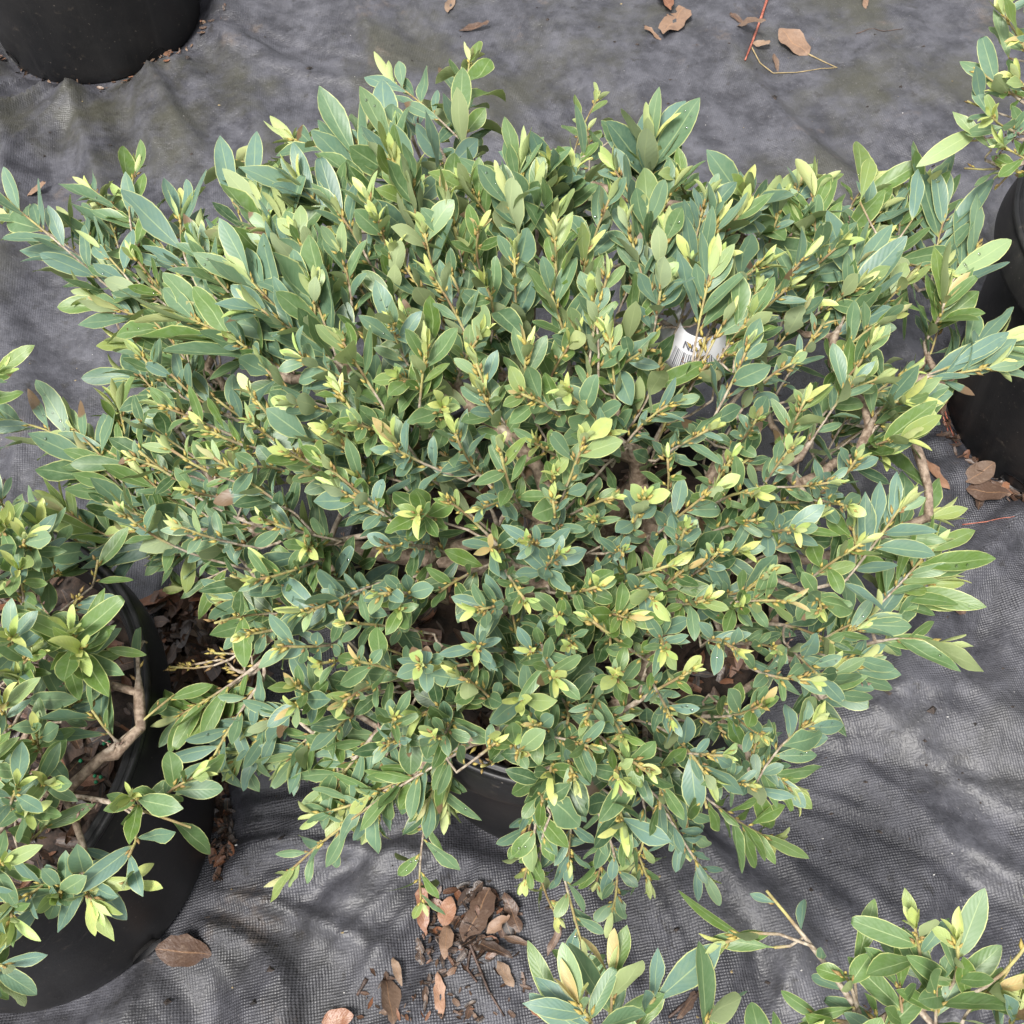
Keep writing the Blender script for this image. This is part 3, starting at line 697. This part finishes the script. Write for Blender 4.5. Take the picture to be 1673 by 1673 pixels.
# ---- the sparse shrub in the pot at the side
def place(pl, roots, rows, lf=1.05, nf=.8):
    for a in rows:
        bx, by, zb, tx, ty, zt, L, n, kw = a
        pl.shoot(P(bx, by, zb), P(tx, ty, zt), roots, L=L*lf, nleaf=max(2, int(n*nf)), **{'inner': 0, **kw})
left = Plant(21); left.rmax = .0058; lr = dict(limbs=[]); LC = POTS['left']; left.root((LC[0]-.02, LC[1]-.02, .30))
W = dict(bare=.1, upn=.7)
place(left, lr, [
 (100,1300,.36,312,1352,.40,.040,2,dict(bare=.55, tipyoung=False)), (230,1330,.38,215,1300,.44,.040,8,W), (255,1325,.39,315,1270,.43,.032,10,dict(bare=.3, var=1)), (215,1330,.38,210,1400,.40,.050,3,dict(bare=.5,tipyoung=False)),
 (105,1295,.36,285,1135,.37,.046,4,dict(bare=.5, tipyoung=False)), (200,1220,.37,150,1160,.40,.045,6,dict(bare=.3,tipyoung=False,age=-.4)), (230,1190,.37,225,1070,.38,.052,3,dict(bare=.6,tipyoung=False,age=-.6)),
 (110,1100,.38,115,1035,.45,.052,12,W), (120,1110,.38,130,1060,.44,.055,9,dict(bare=.2, upn=.8)), (40,1010,.38,30,930,.46,.042,12,W), (20,930,.40,40,880,.48,.042,11,W), (150,960,.36,160,915,.41,.040,6,dict(bare=.2,tipyoung=False)),
 (30,1080,.40,20,1040,.48,.042,10,W), (60,1160,.36,30,1110,.42,.044,9,W), (10,1200,.40,5,1150,.46,.040,9,W), (20,1330,.38,30,1285,.45,.040,10,W), (60,1300,.37,45,1330,.42,.038,8,W),
 (125,1350,.36,135,1440,.38,.044,9,dict(bare=.3,tipyoung=False)), (120,1400,.37,20,1475,.40,.042,9,W), (130,1440,.38,150,1470,.39,.046,4,dict(bare=.5, age=.6)), (120,1440,.37,95,1460,.39,.036,8,dict(bare=.2,var=1)), (150,1430,.38,215,1440,.39,.044,3,dict(bare=.6, age=.7,tipyoung=False)),
 (-30,1400,.38,5,1410,.42,.042,8,W), (-40,1560,.36,10,1580,.38,.044,7,dict(bare=.3,tipyoung=False)), (-60,1620,.36,5,1600,.35,.040,5,dict(bare=.3,tipyoung=False)), (-60,1250,.40,-15,1240,.48,.042,10,W), (-90,700,.40,-5,610,.46,.050,10,W), (80,1240,.36,60,1200,.41,.044,8,dict(bare=.2,age=-.3)), (-50,1000,.40,-15,960,.46,.044,10,W), (60,960,.37,95,930,.42,.042,9,W), (90,900,.38,70,860,.42,.040,9,W),
 (-20,1450,.36,20,1500,.40,.042,8,W), (30,1390,.36,75,1350,.38,.042,7,dict(bare=.2,tipyoung=False,age=-.2)), (70,1090,.36,70,1020,.42,.046,10,W), (100,1180,.35,120,1150,.38,.046,9,dict(bare=.1,age=-.6,tipyoung=False)), (0,1120,.38,50,1070,.44,.044,10,W), (10,860,.40,-20,800,.46,.046,11,W), (-30,900,.40,10,860,.48,.044,11,W), (60,920,.38,50,890,.45,.04,10,W), (30,1270,.38,75,1280,.42,.042,9,W), (110,1000,.36,130,970,.40,.044,9,dict(bare=.1,age=-.3))], 1.1, 1.05)
for a in [(140,1455,.39,186,1540,.36,.6,.4,1), (150,1436,.39,222,1448,.39,.65,.3,5), (120,1085,.38,138,1178,.35,.25,.2,2), (240,1050,.37,185,1125,.37,-.5,.6,4), (225,1185,.37,215,1080,.38,-.4,.2,8), (50,1030,.43,5,1135,.40,.1,.5,9), (130,1090,.42,45,985,.44,.0,.3,6), (175,1060,.40,240,1070,.39,-.3,.1,2), (140,1040,.42,170,960,.43,.1,.2,1)]: left.big_leaf(lr, *a)
left.remnants(12)
MW = [(215,1225,58), (120,940,48), (195,1115,38), (150,1245,34), (215,1000,46), (250,1090,40), (90,1390,26)]
left.build('potted_shrub', (LC[0], LC[1], .30), 'sparse shrub with bare tan cut branches over open mulch', 'shrub',
           cull=lambda l: (lambda q: any(math.hypot(q[0]-a, q[1]-b) < c for a, b, c in MW))(project(l[0]+l[1][:, 1]*.5)))
# ---- shrub at the right-hand pot
right = Plant(31); rr_ = dict(limbs=[]); RC = POTS['right']; right.root((RC[0]+.02, RC[1]-.01, .30))
place(right, rr_, [
 (1700,150,.45,1640,25,.50,.056,5,dict(bare=.45,age=.45)), (1690,180,.44,1590,110,.47,.058,6,dict(bare=.3,age=.25)), (1680,200,.43,1580,165,.44,.054,5,dict(bare=.4,age=.3)), (1690,230,.42,1540,240,.41,.060,4,dict(bare=.4,age=.45,tipyoung=False)), (1690,260,.40,1575,275,.38,.058,4,dict(bare=.4,age=.5,tipyoung=False)),
 (1690,250,.40,1625,310,.37,.052,4,dict(bare=.4,age=.5,tipyoung=False)), (1690,220,.42,1620,190,.47,.046,12,W), (1700,270,.41,1640,240,.44,.044,10,dict(bare=.2,age=-.4)), (1720,200,.42,1665,130,.48,.046,10,W), (1720,290,.40,1660,280,.40,.046,9,dict(bare=.2,age=-.5)), (1740,60,.46,1672,60,.50,.052,9,W), (1740,10,.46,1668,-10,.52,.054,9,W), (1700,170,.44,1640,150,.46,.044,8,dict(bare=.3,age=-.2)), (1760,120,.46,1700,60,.52,.05,9,W), (1850,250,.42,1800,150,.52,.05,11,W), (1900,350,.42,1950,250,.50,.05,11,W), (1850,400,.40,1860,440,.45,.05,10,W)], 1.0, .65)
for a in [(1600,212,.42,1503,263,.41,.5,.6,2), (1610,262,.40,1543,310,.38,.5,.5,5), (1632,290,.39,1620,346,.37,.5,.2,9), (1648,95,.47,1624,12,.50,.4,.7,1), (1652,150,.45,1570,95,.46,.2,.5,4), (1620,245,.42,1558,180,.44,.4,.5,6), (1628,200,.44,1588,145,.45,-.1,.6,8)]: right.big_leaf(rr_, *a)
right.remnants(14)
right.build('potted_shrub', (RC[0], RC[1], .30), 'small olive-leaved shrub in the pot with a wide grey rim', 'shrub',
            cull=lambda l: np.linalg.norm(l[1][:, 1]) < .056 and (lambda q: (q[1] > 300 and q[0] < 1690) or q[0] < 1580)(project(l[0]+l[1][:, 1]*.6)))
# ---- open twigs of the shrub in the nearest pot
near = Plant(41); nr = dict(limbs=[]); NC = POTS['near']; near.root((NC[0], NC[1], .30))
place(near, nr, [
 (965,1720,.46,945,1640,.50,.046,10,dict(bare=.2)), (985,1720,.46,1000,1600,.48,.050,6,dict(bare=.4)), (1000,1740,.45,1070,1630,.47,.060,4,dict(bare=.7,tipyoung=False)), (960,1660,.46,958,1570,.42,.032,7,dict(bare=.3)), (1140,1760,.44,1165,1650,.48,.058,4,dict(bare=.7,tipyoung=False)),
 (1420,1680,.44,1252,1455,.46,.028,5,dict(bare=.2,tipyoung=False,var=0)), (1325,1545,.455,1185,1540,.46,.044,6,dict(bare=.35)), (1420,1680,.44,1330,1660,.45,.050,4,dict(bare=.4,tipyoung=False)), (1400,1640,.45,1380,1590,.47,.028,6,dict(bare=.3,tipyoung=False,var=1)),
 (1510,1620,.44,1495,1515,.50,.042,11,dict(bare=.15)), (1530,1640,.44,1565,1545,.50,.044,11,dict(bare=.15)), (1530,1690,.44,1530,1600,.47,.048,10,dict(bare=.2,tipyoung=False)), (1560,1700,.44,1620,1620,.47,.050,9,dict(bare=.2)), (1480,1700,.44,1470,1610,.46,.046,8,dict(bare=.2,tipyoung=False)), (1540,1640,.45,1690,1520,.52,.040,3,dict(bare=.8)),
 (1600,1720,.44,1665,1650,.47,.048,9,dict(bare=.2)), (1450,1740,.44,1430,1660,.45,.046,7,dict(bare=.2,tipyoung=False)), (1250,1800,.44,1300,1720,.46,.05,8,W), (1100,1850,.42,1050,1760,.46,.05,9,W), (1400,1850,.44,1380,1780,.48,.05,9,W), (1650,1850,.44,1720,1800,.46,.05,9,W)])
for a in [(912,1655,.45,862,1540,.47,-.05,.2,2), (1395,1590,.45,1432,1470,.47,.0,.1,4), (1000,1680,.45,1015,1570,.47,-.1,.5,1), (1040,1690,.45,1085,1610,.46,-.2,.1,8), (1265,1548,.455,1165,1535,.46,.1,.3,5), (1395,1645,.45,1310,1668,.45,-.1,.2,6), (1175,1720,.45,1155,1625,.47,-.1,.1,9)]: near.big_leaf(nr, *a)
near.remnants(8)
near.build('potted_shrub', (NC[0], NC[1], .30), 'open long-leaved shrub with bare pale twig ends over fabric', 'shrub')

# ------------------------------------------------------------------ paper tag with bar code
def build_tag():
    t = empty('plant_tag', tuple(TAGC)); tag(t, 'white curved paper tag printed with a bar code in the big shrub', 'tag')
    th = .036; rad = .032; hgt = .040
    toC = nrm(np.array([CAM[0]-TAGC[0], CAM[1]-TAGC[1], 0])); a0 = math.atan2(toC[1], toC[0])
    cen = TAGC - toC*rad
    lean = np.array([0, 0, 1.0]) + toC*(-.55)*0 
    def pt(a, z, off=0):
        rr = rad*(1+.12*math.cos(2*(a-a0)))+off - z*.42
        return np.array([cen[0]+math.cos(a)*rr, cen[1]+math.sin(a)*rr, TAGC[2]-hgt*.45+z])-TAGC
    V = []; F = []; n = 40
    for side in (0, -.0006):
        for i in range(n+1):
            a = a0-2.5+5.0*i/n
            for k in range(5): V.append(pt(a, -hgt*.5+hgt*k/4*(1-.15*abs(i/n-.5)), side))
    st = (n+1)*5
    for i in range(n):
        for k in range(4):
            q = i*5+k; F.append((q, q+5, q+6, q+1)); F.append((st+q, st+q+1, st+q+6, st+q+5))
        F.append((i*5, st+i*5, st+i*5+5, i*5+5)); F.append((i*5+4, i*5+9, st+i*5+9, st+i*5+4))
    o = obj('paper_band', mesh('paper_band', V, F, M_TAG), t); o.location = t.location
    rr = random.Random(2); V = []; F = []; a = a0-.62
    while a < a0+.42:
        wd = rr.choice((.012, .018, .03)); b = len(V)
        for z in (-.013, -.005, .003): V += [pt(a, z, .0005), pt(a+wd, z, .0005)]
        F += [(b, b+1, b+3, b+2), (b+2, b+3, b+5, b+4)]; a += wd+rr.choice((.014, .022, .034))
    o = obj('bar_code', mesh('bar_code', V, F, M_INK, False), t); o.location = t.location
    fc = bpy.data.curves.new('txt', 'FONT'); fc.body = 'NL-'; fc.size = .0095; fc.offset = .0002; fo = bpy.data.objects.new('tmp', fc); C.objects.link(fo)
    dg = bpy.context.evaluated_depsgraph_get(); me = bpy.data.meshes.new_from_object(fo.evaluated_get(dg)); bpy.data.objects.remove(fo)
    for v in me.vertices:
        a = a0-.40 + v.co.x/rad; q = pt(a, .0068+v.co.y, .0012); v.co = q
    me.name = 'lettering'; me.materials.clear(); me.materials.append(M_TAGBLUE)
    o = obj('lettering', me, t); o.location = t.location
    # stem tie that carries the band
    return t
build_tag()

# ------------------------------------------------------------------ litter on the fabric
DRYME = []
rd = random.Random(77)
for i in range(28):
    k = (i+i//14) % 3
    tv, tu = leaf_template(rd, (rd.uniform(1.5, 1.9), rd.uniform(2.1, 2.6), rd.uniform(3, 3.8))[k], rd.uniform(.8, 1.05), rd.uniform(.7, .95), *( (rd.uniform(-.25, .25), rd.uniform(.0, .25), rd.uniform(.1, .4), rd.gauss(0, .15)) if i in (0, 3, 5, 6, 17, 20) else (rd.uniform(-.9, .7), rd.uniform(.0, .6), rd.uniform(.2, .7), rd.gauss(0, .4))))
    tv = tv.copy()
    for q_ in range(1, NS-1):           # brittle, broken outline
        for e_ in (() if i in (3, 4) else (0, 2)): tv[q_*3+e_, 0] *= rd.uniform(.78, 1.08) if rd.random() > .12 else rd.uniform(.35, .6); tv[q_*3+e_, 2] += rd.gauss(0, .022)
        tv[q_*3:q_*3+3, 1] += rd.gauss(0, .008)
    if i % 4 == 1: tv[-3:, 1] -= .09; tv[-3, 0] -= .06
    tv[:, 1] -= .5; tv[:, 2] -= tv[:, 2].min(); DRYME.append((tv, mesh('fallen_leaf', tv, LF, M_DRY, True, tu)))
def fallen(px, py, Lpx, ang, var, tint, label, dz=0.0, tilt=0.0, roll=0.0, group='dead leaves fallen on the fabric'):
    """a dry leaf lying on the fabric: centre pixel, length in pixels, heading on the ground"""
    q = P(px, py, .004); L = Lpx/FPX*np.linalg.norm(q-CAM)
    o = bpy.data.objects.new('fallen_leaf', DRYME[var % 28][1]); C.objects.link(o)
    e = .004; gx = (fz(q[0]+.01, q[1])-fz(q[0]-.01, q[1]))/.02; gy = (fz(q[0], q[1]+.01)-fz(q[0], q[1]-.01))/.02
    o.rotation_euler = (tilt + gy*.7*math.cos(0), roll, R_(ang-90)); o.scale = (L, L, L)
    m = o.rotation_euler.to_matrix(); zs = [(m @ Vector(p))[2]*L for p in DRYME[var % 28][0]]
    xy = [(m @ Vector(p))*L for p in DRYME[var % 28][0]]
    xa = np.array([tuple(q2) for q2 in xy]); gap = np.sort(xa[:, 2]-fabric_h(q[0]+xa[:, 0], q[1]+xa[:, 1]))
    o.location = (q[0], q[1], -float(gap[2]) + dz + .0004); o.color = (*tint, 1); tag(o, label, 'leaf', group)
    return o
def stem(pxs, rad, mat, label, cat='twig', z=.003, name='fallen_twig', lift=0):
    V = []; F = []; n = 6; cps = []
    for (x, y) in pxs: q = P(x, y, z); cps.append(np.array([q[0], q[1], fz(q[0], q[1])+rad*.8+lift]))
    path = []
    for a, b in zip(cps[:-1], cps[1:]):
        for k in range(5): path.append(a+(b-a)*k/5)
    path.append(cps[-1]); path = np.array(path)
    for p in path: p[2] = max(p[2], fz(p[0], p[1])+rad*.7)
    base = path[0].copy()
    for i, p in enumerate(path):
        d = nrm(path[min(i+1, len(path)-1)]-path[max(i-1, 0)]); u = nrm(np.cross(d, [0, 0, 1])); w = np.cross(d, u); rr = rad*(1-.45*i/len(path))*(1+.12*math.sin(i*1.7))
        for j in range(n): a = 6.2832*j/n; V.append(p-base+rr*(u*math.cos(a)+w*math.sin(a)))
    for i in range(len(path)-1):
        for j in range(n): k = (j+1) % n; F.append((i*n+j, i*n+k, (i+1)*n+k, (i+1)*n+j))
    F.append(tuple(range(n))); F.append(tuple((len(path)-1)*n+j for j in range(n)))
    o = obj(name, mesh(name, V, F, mat)); o.location = tuple(base); tag(o, label, cat); return o

TAN=(.95,.15,.1); ORG=(.78,.95,.3); BRN=(.5,.25,.5); DRK=(.22,.15,.8); PNK=(.85,.45,.2); RED=(.55,.9,.6); MID=(.68,.2,.3); YEL=(.98,.75,.2)
FL = [
 (737,26,52,80,2,TAN,'small tan curled leaf standing alone above the tallest shoot of the big shrub'),
 (776,65,48,15,5,BRN,'small brown crumpled leaf beside the small tan curled leaf'),
 (1080,28,70,100,1,RED,'rusty red leaf lying under the pale torn leaf on bare fabric'),
 (1098,62,78,60,0,PNK,'pale torn pinkish leaf overlapping a rusty red leaf'),
 (1062,75,40,130,2,PNK,'small pale leaf scrap at the edge of the torn pinkish leaf'),
 (1294,81,62,125,3,PNK,'smooth rounded pink-tan leaf near the red stem'),
 (1201,58,36,125,5,BRN,'narrow brown leaf scrap touching the red stem'),
 (1220,72,44,160,4,MID,'folded greyish brown leaf under the red stem'),
 (1240,86,28,0,0,TAN,'half-moon tan leaf scrap beside the red stem'),
 (1266,108,34,95,8,MID,'thin grey-tan leaf flake beside the curved pale petiole'),
 (1409,18,36,80,2,PNK,'small upright pinkish leaf far from any pot'),
 (1268,330,60,75,3,PNK,'smooth pale pink leaf half hidden behind the shrub shoots'),
 (68,324,36,55,5,PNK,'slim pink-brown leaf behind the outermost shrub spray'),
 (1560,460,70,60,1,BRN,'brown leaf under the shrub sprays beside the grey-rimmed pot'),
 (1530,655,70,20,4,MID,'tan leaf pressed against the foot of the grey-rimmed pot'),
 (1512,640,60,150,7,BRN,'dark folded leaf at the top of the drift by the grey-rimmed pot'),
 (1533,670,52,78,2,MID,'pointed brown leaf hanging below the tan leaf at the pot foot'),
 (1514,805,62,110,5,YEL,'slim tan leaf with one pale end on dark fabric'),
 (1584,800,54,30,3,MID,'broad tan leaf at the near end of the drift by the pot'),
 (1600,826,62,165,6,BRN,'long rolled reddish brown leaf in the drift by the pot'),
 (1592,795,40,20,9,YEL,'yellow-tan leaf piece on top of the rolled reddish leaf'),
 (1627,802,44,10,8,ORG,'thin orange curled leaf touching the pot foot'),
 (735,1500,44,75,3,ORG,'bright orange rounded leaf on the leaf pile'),
 (733,1546,56,85,4,PNK,'dusty pink oblong leaf directly below the bright orange leaf'),
 (783,1505,86,62,0,(.55,.1,.6),'large flat olive-brown leaf in the middle of the leaf pile'),
 (817,1520,44,30,1,PNK,'small pinkish leaf overlapping the large olive-brown leaf'),
 (838,1500,62,110,7,(.5,.2,.5),'curled tan-brown leaf at the side of the leaf pile'),
 (806,1562,70,150,11,DRK,'dark wet curled leaf at the front of the leaf pile'),
 (695,1490,80,95,2,RED,'long dark red leaf hanging at the edge of the leaf pile'),
 (845,1545,44,165,8,MID,'brown leaf between the pile and the long green leaf'),
 (826,1598,44,125,4,TAN,'pale tan leaf with speckles in front of the leaf pile'),
 (722,1632,62,95,5,YEL,'golden tan pointed leaf lying alone on woven fabric'),
 (640,1643,72,100,1,MID,'mottled brown and white leaf near the golden tan leaf'),
 (655,1595,44,110,2,TAN,'thin pale leaf sliver above the mottled leaf'),
 (558,1668,48,10,3,RED,'reddish leaf at the foot of the dark twig scraps'),
 (312,1563,78,175,6,(.45,.3,.5),'brown wet leaf lying alone beside the side pot'),
 (362,1397,42,62,5,RED,'red leaf in the shadow beside the side pot'),
 (342,1035,62,35,3,(.9,.2,.1),'large pale tan folded leaf on the dark litter heap'),
 (300,1000,48,150,1,BRN,'dark brown leaf on top of the litter heap'),
 (330,1100,44,20,9,BRN,'brown leaf at the lower edge of the litter heap'),
 (905,1545,46,60,2,MID,'light brown leaf under the dangling shoot tip'),
 (1115,1645,56,40,11,BRN,'dark twisted leaf on open fabric between two near sprays'),
 (1545,1010,40,160,7,BRN,'dim brown leaf under the lone pale green leaf'),
 (1590,830,40,70,10,DRK,'blackened leaf under the rolled reddish leaf'),
 (690,1560,40,100,7,DRK,'blackened leaf under the pink oblong leaf'),
 (770,1470,52,40,10,DRK,'black wet leaf at the back of the leaf pile'),
]
for i, a in enumerate(FL):
    x, y, L, an, var, t, lab = a
    inp = 680 < x < 860 and 1460 < y < 1610
    var = (var + 14*(i % 2)) if var not in (3, 0) else var
    fallen(x, y, L, an, var, t, lab, dz=(.004+.002*(i % 4) if inp and t is not DRK else 0), tilt=rd.gauss(0, .10), roll=rd.gauss(0, .12))
def heap(name, label, pxpoly, n, size, seed, cat='litter', tints=(.05, .6), lift=.016):
    xs = [p[0] for p in pxpoly]; ys = [p[1] for p in pxpoly]
    cx = sum(xs)/len(xs); cy = sum(ys)/len(ys); c = P(cx, cy, 0)
    def pl(r):
        while True:
            x, y = r.uniform(min(xs), max(xs)), r.uniform(min(ys), max(ys))
            if inside(x, y, pxpoly): break
        q = P(x, y, .003); return (q[0]-c[0], q[1]-c[1], fz(q[0], q[1])+.001)
    V, F, UV, T = flake_mesh(n, pl, size, seed, tints, lift)
    o = obj(name, mesh(name, V, F, M_DRY, True, UV, T)); o.location = (c[0], c[1], 0); o.color = (0, 0, 0, 0); tag(o, label, cat, kind='stuff'); return o
heap('leaf_litter', 'heap of shredded dark brown leaves between the two shrubs', [(262,985),(330,960),(420,985),(440,1100),(420,1200),(330,1190),(270,1120)], 420, (.012, .045), 91)
heap('leaf_litter', 'dark wet leaf crumbs under the orange and olive leaves', [(690,1470),(760,1455),(850,1480),(850,1570),(760,1590),(690,1560)], 170, (.004, .020), 92, tints=(.0, .3), lift=.004)
heap('leaf_litter', 'brown leaf crumbs along the foot of the grey-rimmed pot', [(1500,620),(1545,640),(1580,740),(1673,815),(1673,850),(1560,800),(1530,740)], 110, (.006, .022), 93, tints=(0, .6), lift=.005)
heap('leaf_litter', 'dark crumbs in the shadow beside the side pot', [(345,1240),(375,1230),(385,1400),(360,1450),(345,1400)], 120, (.004, .018), 94, tints=(0, .25), lift=.004)
heap('leaf_litter', 'thin brown crumbs around the foot of the lone far pot', [(0,95),(130,140),(270,105),(330,70),(380,30),(370,60),(280,130),(130,158),(0,120)], 80, (.004, .016), 95, tints=(.1, .9), lift=.003)
heap('leaf_litter', 'scattered brown twig scraps below the leaf pile', [(585,1600),(700,1570),(860,1600),(880,1673),(585,1673)], 70, (.003, .014), 96, tints=(.05, .7), lift=.003)
stem([(1255,0),(1240,45),(1226,85),(1213,122)], .0028, M_TWIGRED, 'straight red stem lying on the fabric', 'stem')
stem([(1225,92),(1240,112),(1262,124),(1300,124),(1365,121)], .0013, M_TWIGTAN, 'curved pale petiole beside the red stem', 'stem')
stem([(1318,98),(1345,112),(1364,121)], .0014, M_TWIGTAN, 'short stalk of the smooth rounded pink-tan leaf', 'stem')
stem([(1534,690),(1545,715),(1552,735)], .0011, M_TWIGRED, 'short reddish needle at the foot of the grey-rimmed pot', 'needle')
stem([(1540,665),(1550,700),(1558,738)], .0013, M_TWIGRED, 'longer reddish needle against the grey-rimmed pot', 'needle')
stem([(1562,872),(1600,870),(1640,868)], .0008, M_TWIGRED, 'thin pink needle below the rolled reddish leaf', 'needle')
stem([(768,1545),(790,1600),(800,1625),(825,1665)], .0017, M_TWIGDK, 'long dark forked twig below the leaf pile', 'twig')
stem([(770,1560),(766,1590),(782,1612)], .0018, M_TWIGDK, 'short dark bent twig below the leaf pile', 'twig')
stem([(812,1288),(825,1330),(830,1375)], .0016, M_TWIGRED, 'brown needle under the front of the big shrub pot', 'needle')
stem([(395,1235),(410,1262),(440,1268),(470,1255),(478,1240)], .0018, M_TWIGDK, 'dark looping root on the fabric between the pots', 'root')
stem([(605,1605),(588,1630)], .0022, M_TWIGDK, 'stubby dark twig scrap beside the thin pale sliver', 'twig')
stem([(1395,68),(1440,66),(1470,63)], .0008, M_TWIGDK, 'hair-thin dark twig on the open fabric', 'twig')
stem([(1140,1625),(1108,1650),(1090,1665)], .0026, M_TWIGDK, 'knobbly brown twig between the two near sprays', 'twig')
# grit and crumbs on the sheet
def specks(name, label, n, seed, mat, size, region, cat):
    r_ = random.Random(seed); V = []; F = []
    for i in range(n):
        x, y = r_.uniform(region[0], region[2]), r_.uniform(region[1], region[3]); q = P(x, y, .003)
        if any(np.hypot(q[0]-c[0], q[1]-c[1]) < BASE+.01 for c in POTS.values()): continue
        s_ = r_.uniform(*size)*(r_.random()**1.5+.35); z = fz(q[0], q[1]); b = len(V)
        for d in ((1, 0, 0), (0, 1, 0), (-1, 0, 0), (0, -1, 0)):
            a = r_.uniform(-.5, .5); V.append((q[0]+s_*(d[0]+r_.gauss(0, .25)), q[1]+s_*(d[1]*.7+r_.gauss(0, .25)), z+s_*.15))
        V.append((q[0], q[1], z+s_*r_.uniform(.5, 1))); V.append((q[0], q[1], z-s_*.3))
        for j in range(4): k = (j+1) % 4; F.append((b+j, b+k, b+4)); F.append((b+k, b+j, b+5))
    o = obj(name, mesh(name, V, F, mat, False)); tag(o, label, cat, kind='stuff')
specks('soil_crumbs', 'dark soil crumbs scattered over the fabric', 420, 5, M_CRUMB, (.0015, .0055), (-100, -100, 1750, 1750), 'crumbs')
specks('grit', 'pale grit grains scattered over the fabric', 150, 6, M_STONE, (.0006, .0018), (-100, -100, 1750, 1750), 'grit')
specks('leaf_crumbs', 'tiny brown plant crumbs scattered over the fabric', 170, 8, M_TWIGTAN, (.0008, .0028), (-100, -100, 1750, 1750), 'crumbs')
specks('moss', 'moss tufts beside the dark looping root', 14, 9, M_MOSS, (.002, .005), (400, 1245, 425, 1262), 'moss')
# fertiliser beads in the mulch of the side pot
def prills():
    r_ = random.Random(12); V = []; F = []; MI = []
    for (x, y) in [(145,1170),(170,1215),(178,1213),(132,1243),(140,1258),(155,1268),(157,1278),(165,1270),(88,1274),(188,1290),(106,1200),(120,1110),(75,1250),(60,1180)]:
        q = P(x, y, .312); b = len(V); s_ = .0022
        for d in ((1,0,0),(0,1,0),(-1,0,0),(0,-1,0)): V.append((q[0]-LC[0]+s_*d[0], q[1]-LC[1]+s_*d[1], q[2]))
        for d in ((.7,.7),(-.7,.7),(-.7,-.7),(.7,-.7)): V.append((q[0]-LC[0]+s_*.75*d[0], q[1]-LC[1]+s_*.75*d[1], q[2]+s_*.65))
        V.append((q[0]-LC[0], q[1]-LC[1], q[2]+s_*.95)); V.append((q[0]-LC[0], q[1]-LC[1], q[2]-s_))
        for j in range(4):
            k = (j+1) % 4; F += [(b+j, b+k, b+4+j), (b+4+j, b+k, b+4+k), (b+4+j, b+4+k, b+8), (b+k, b+j, b+9)]
    o = obj('fertilizer_beads', mesh('fertilizer_beads', V, F, M_PRILL), p_left); o.location = p_left.location; tag(o, kind='stuff')
prills()
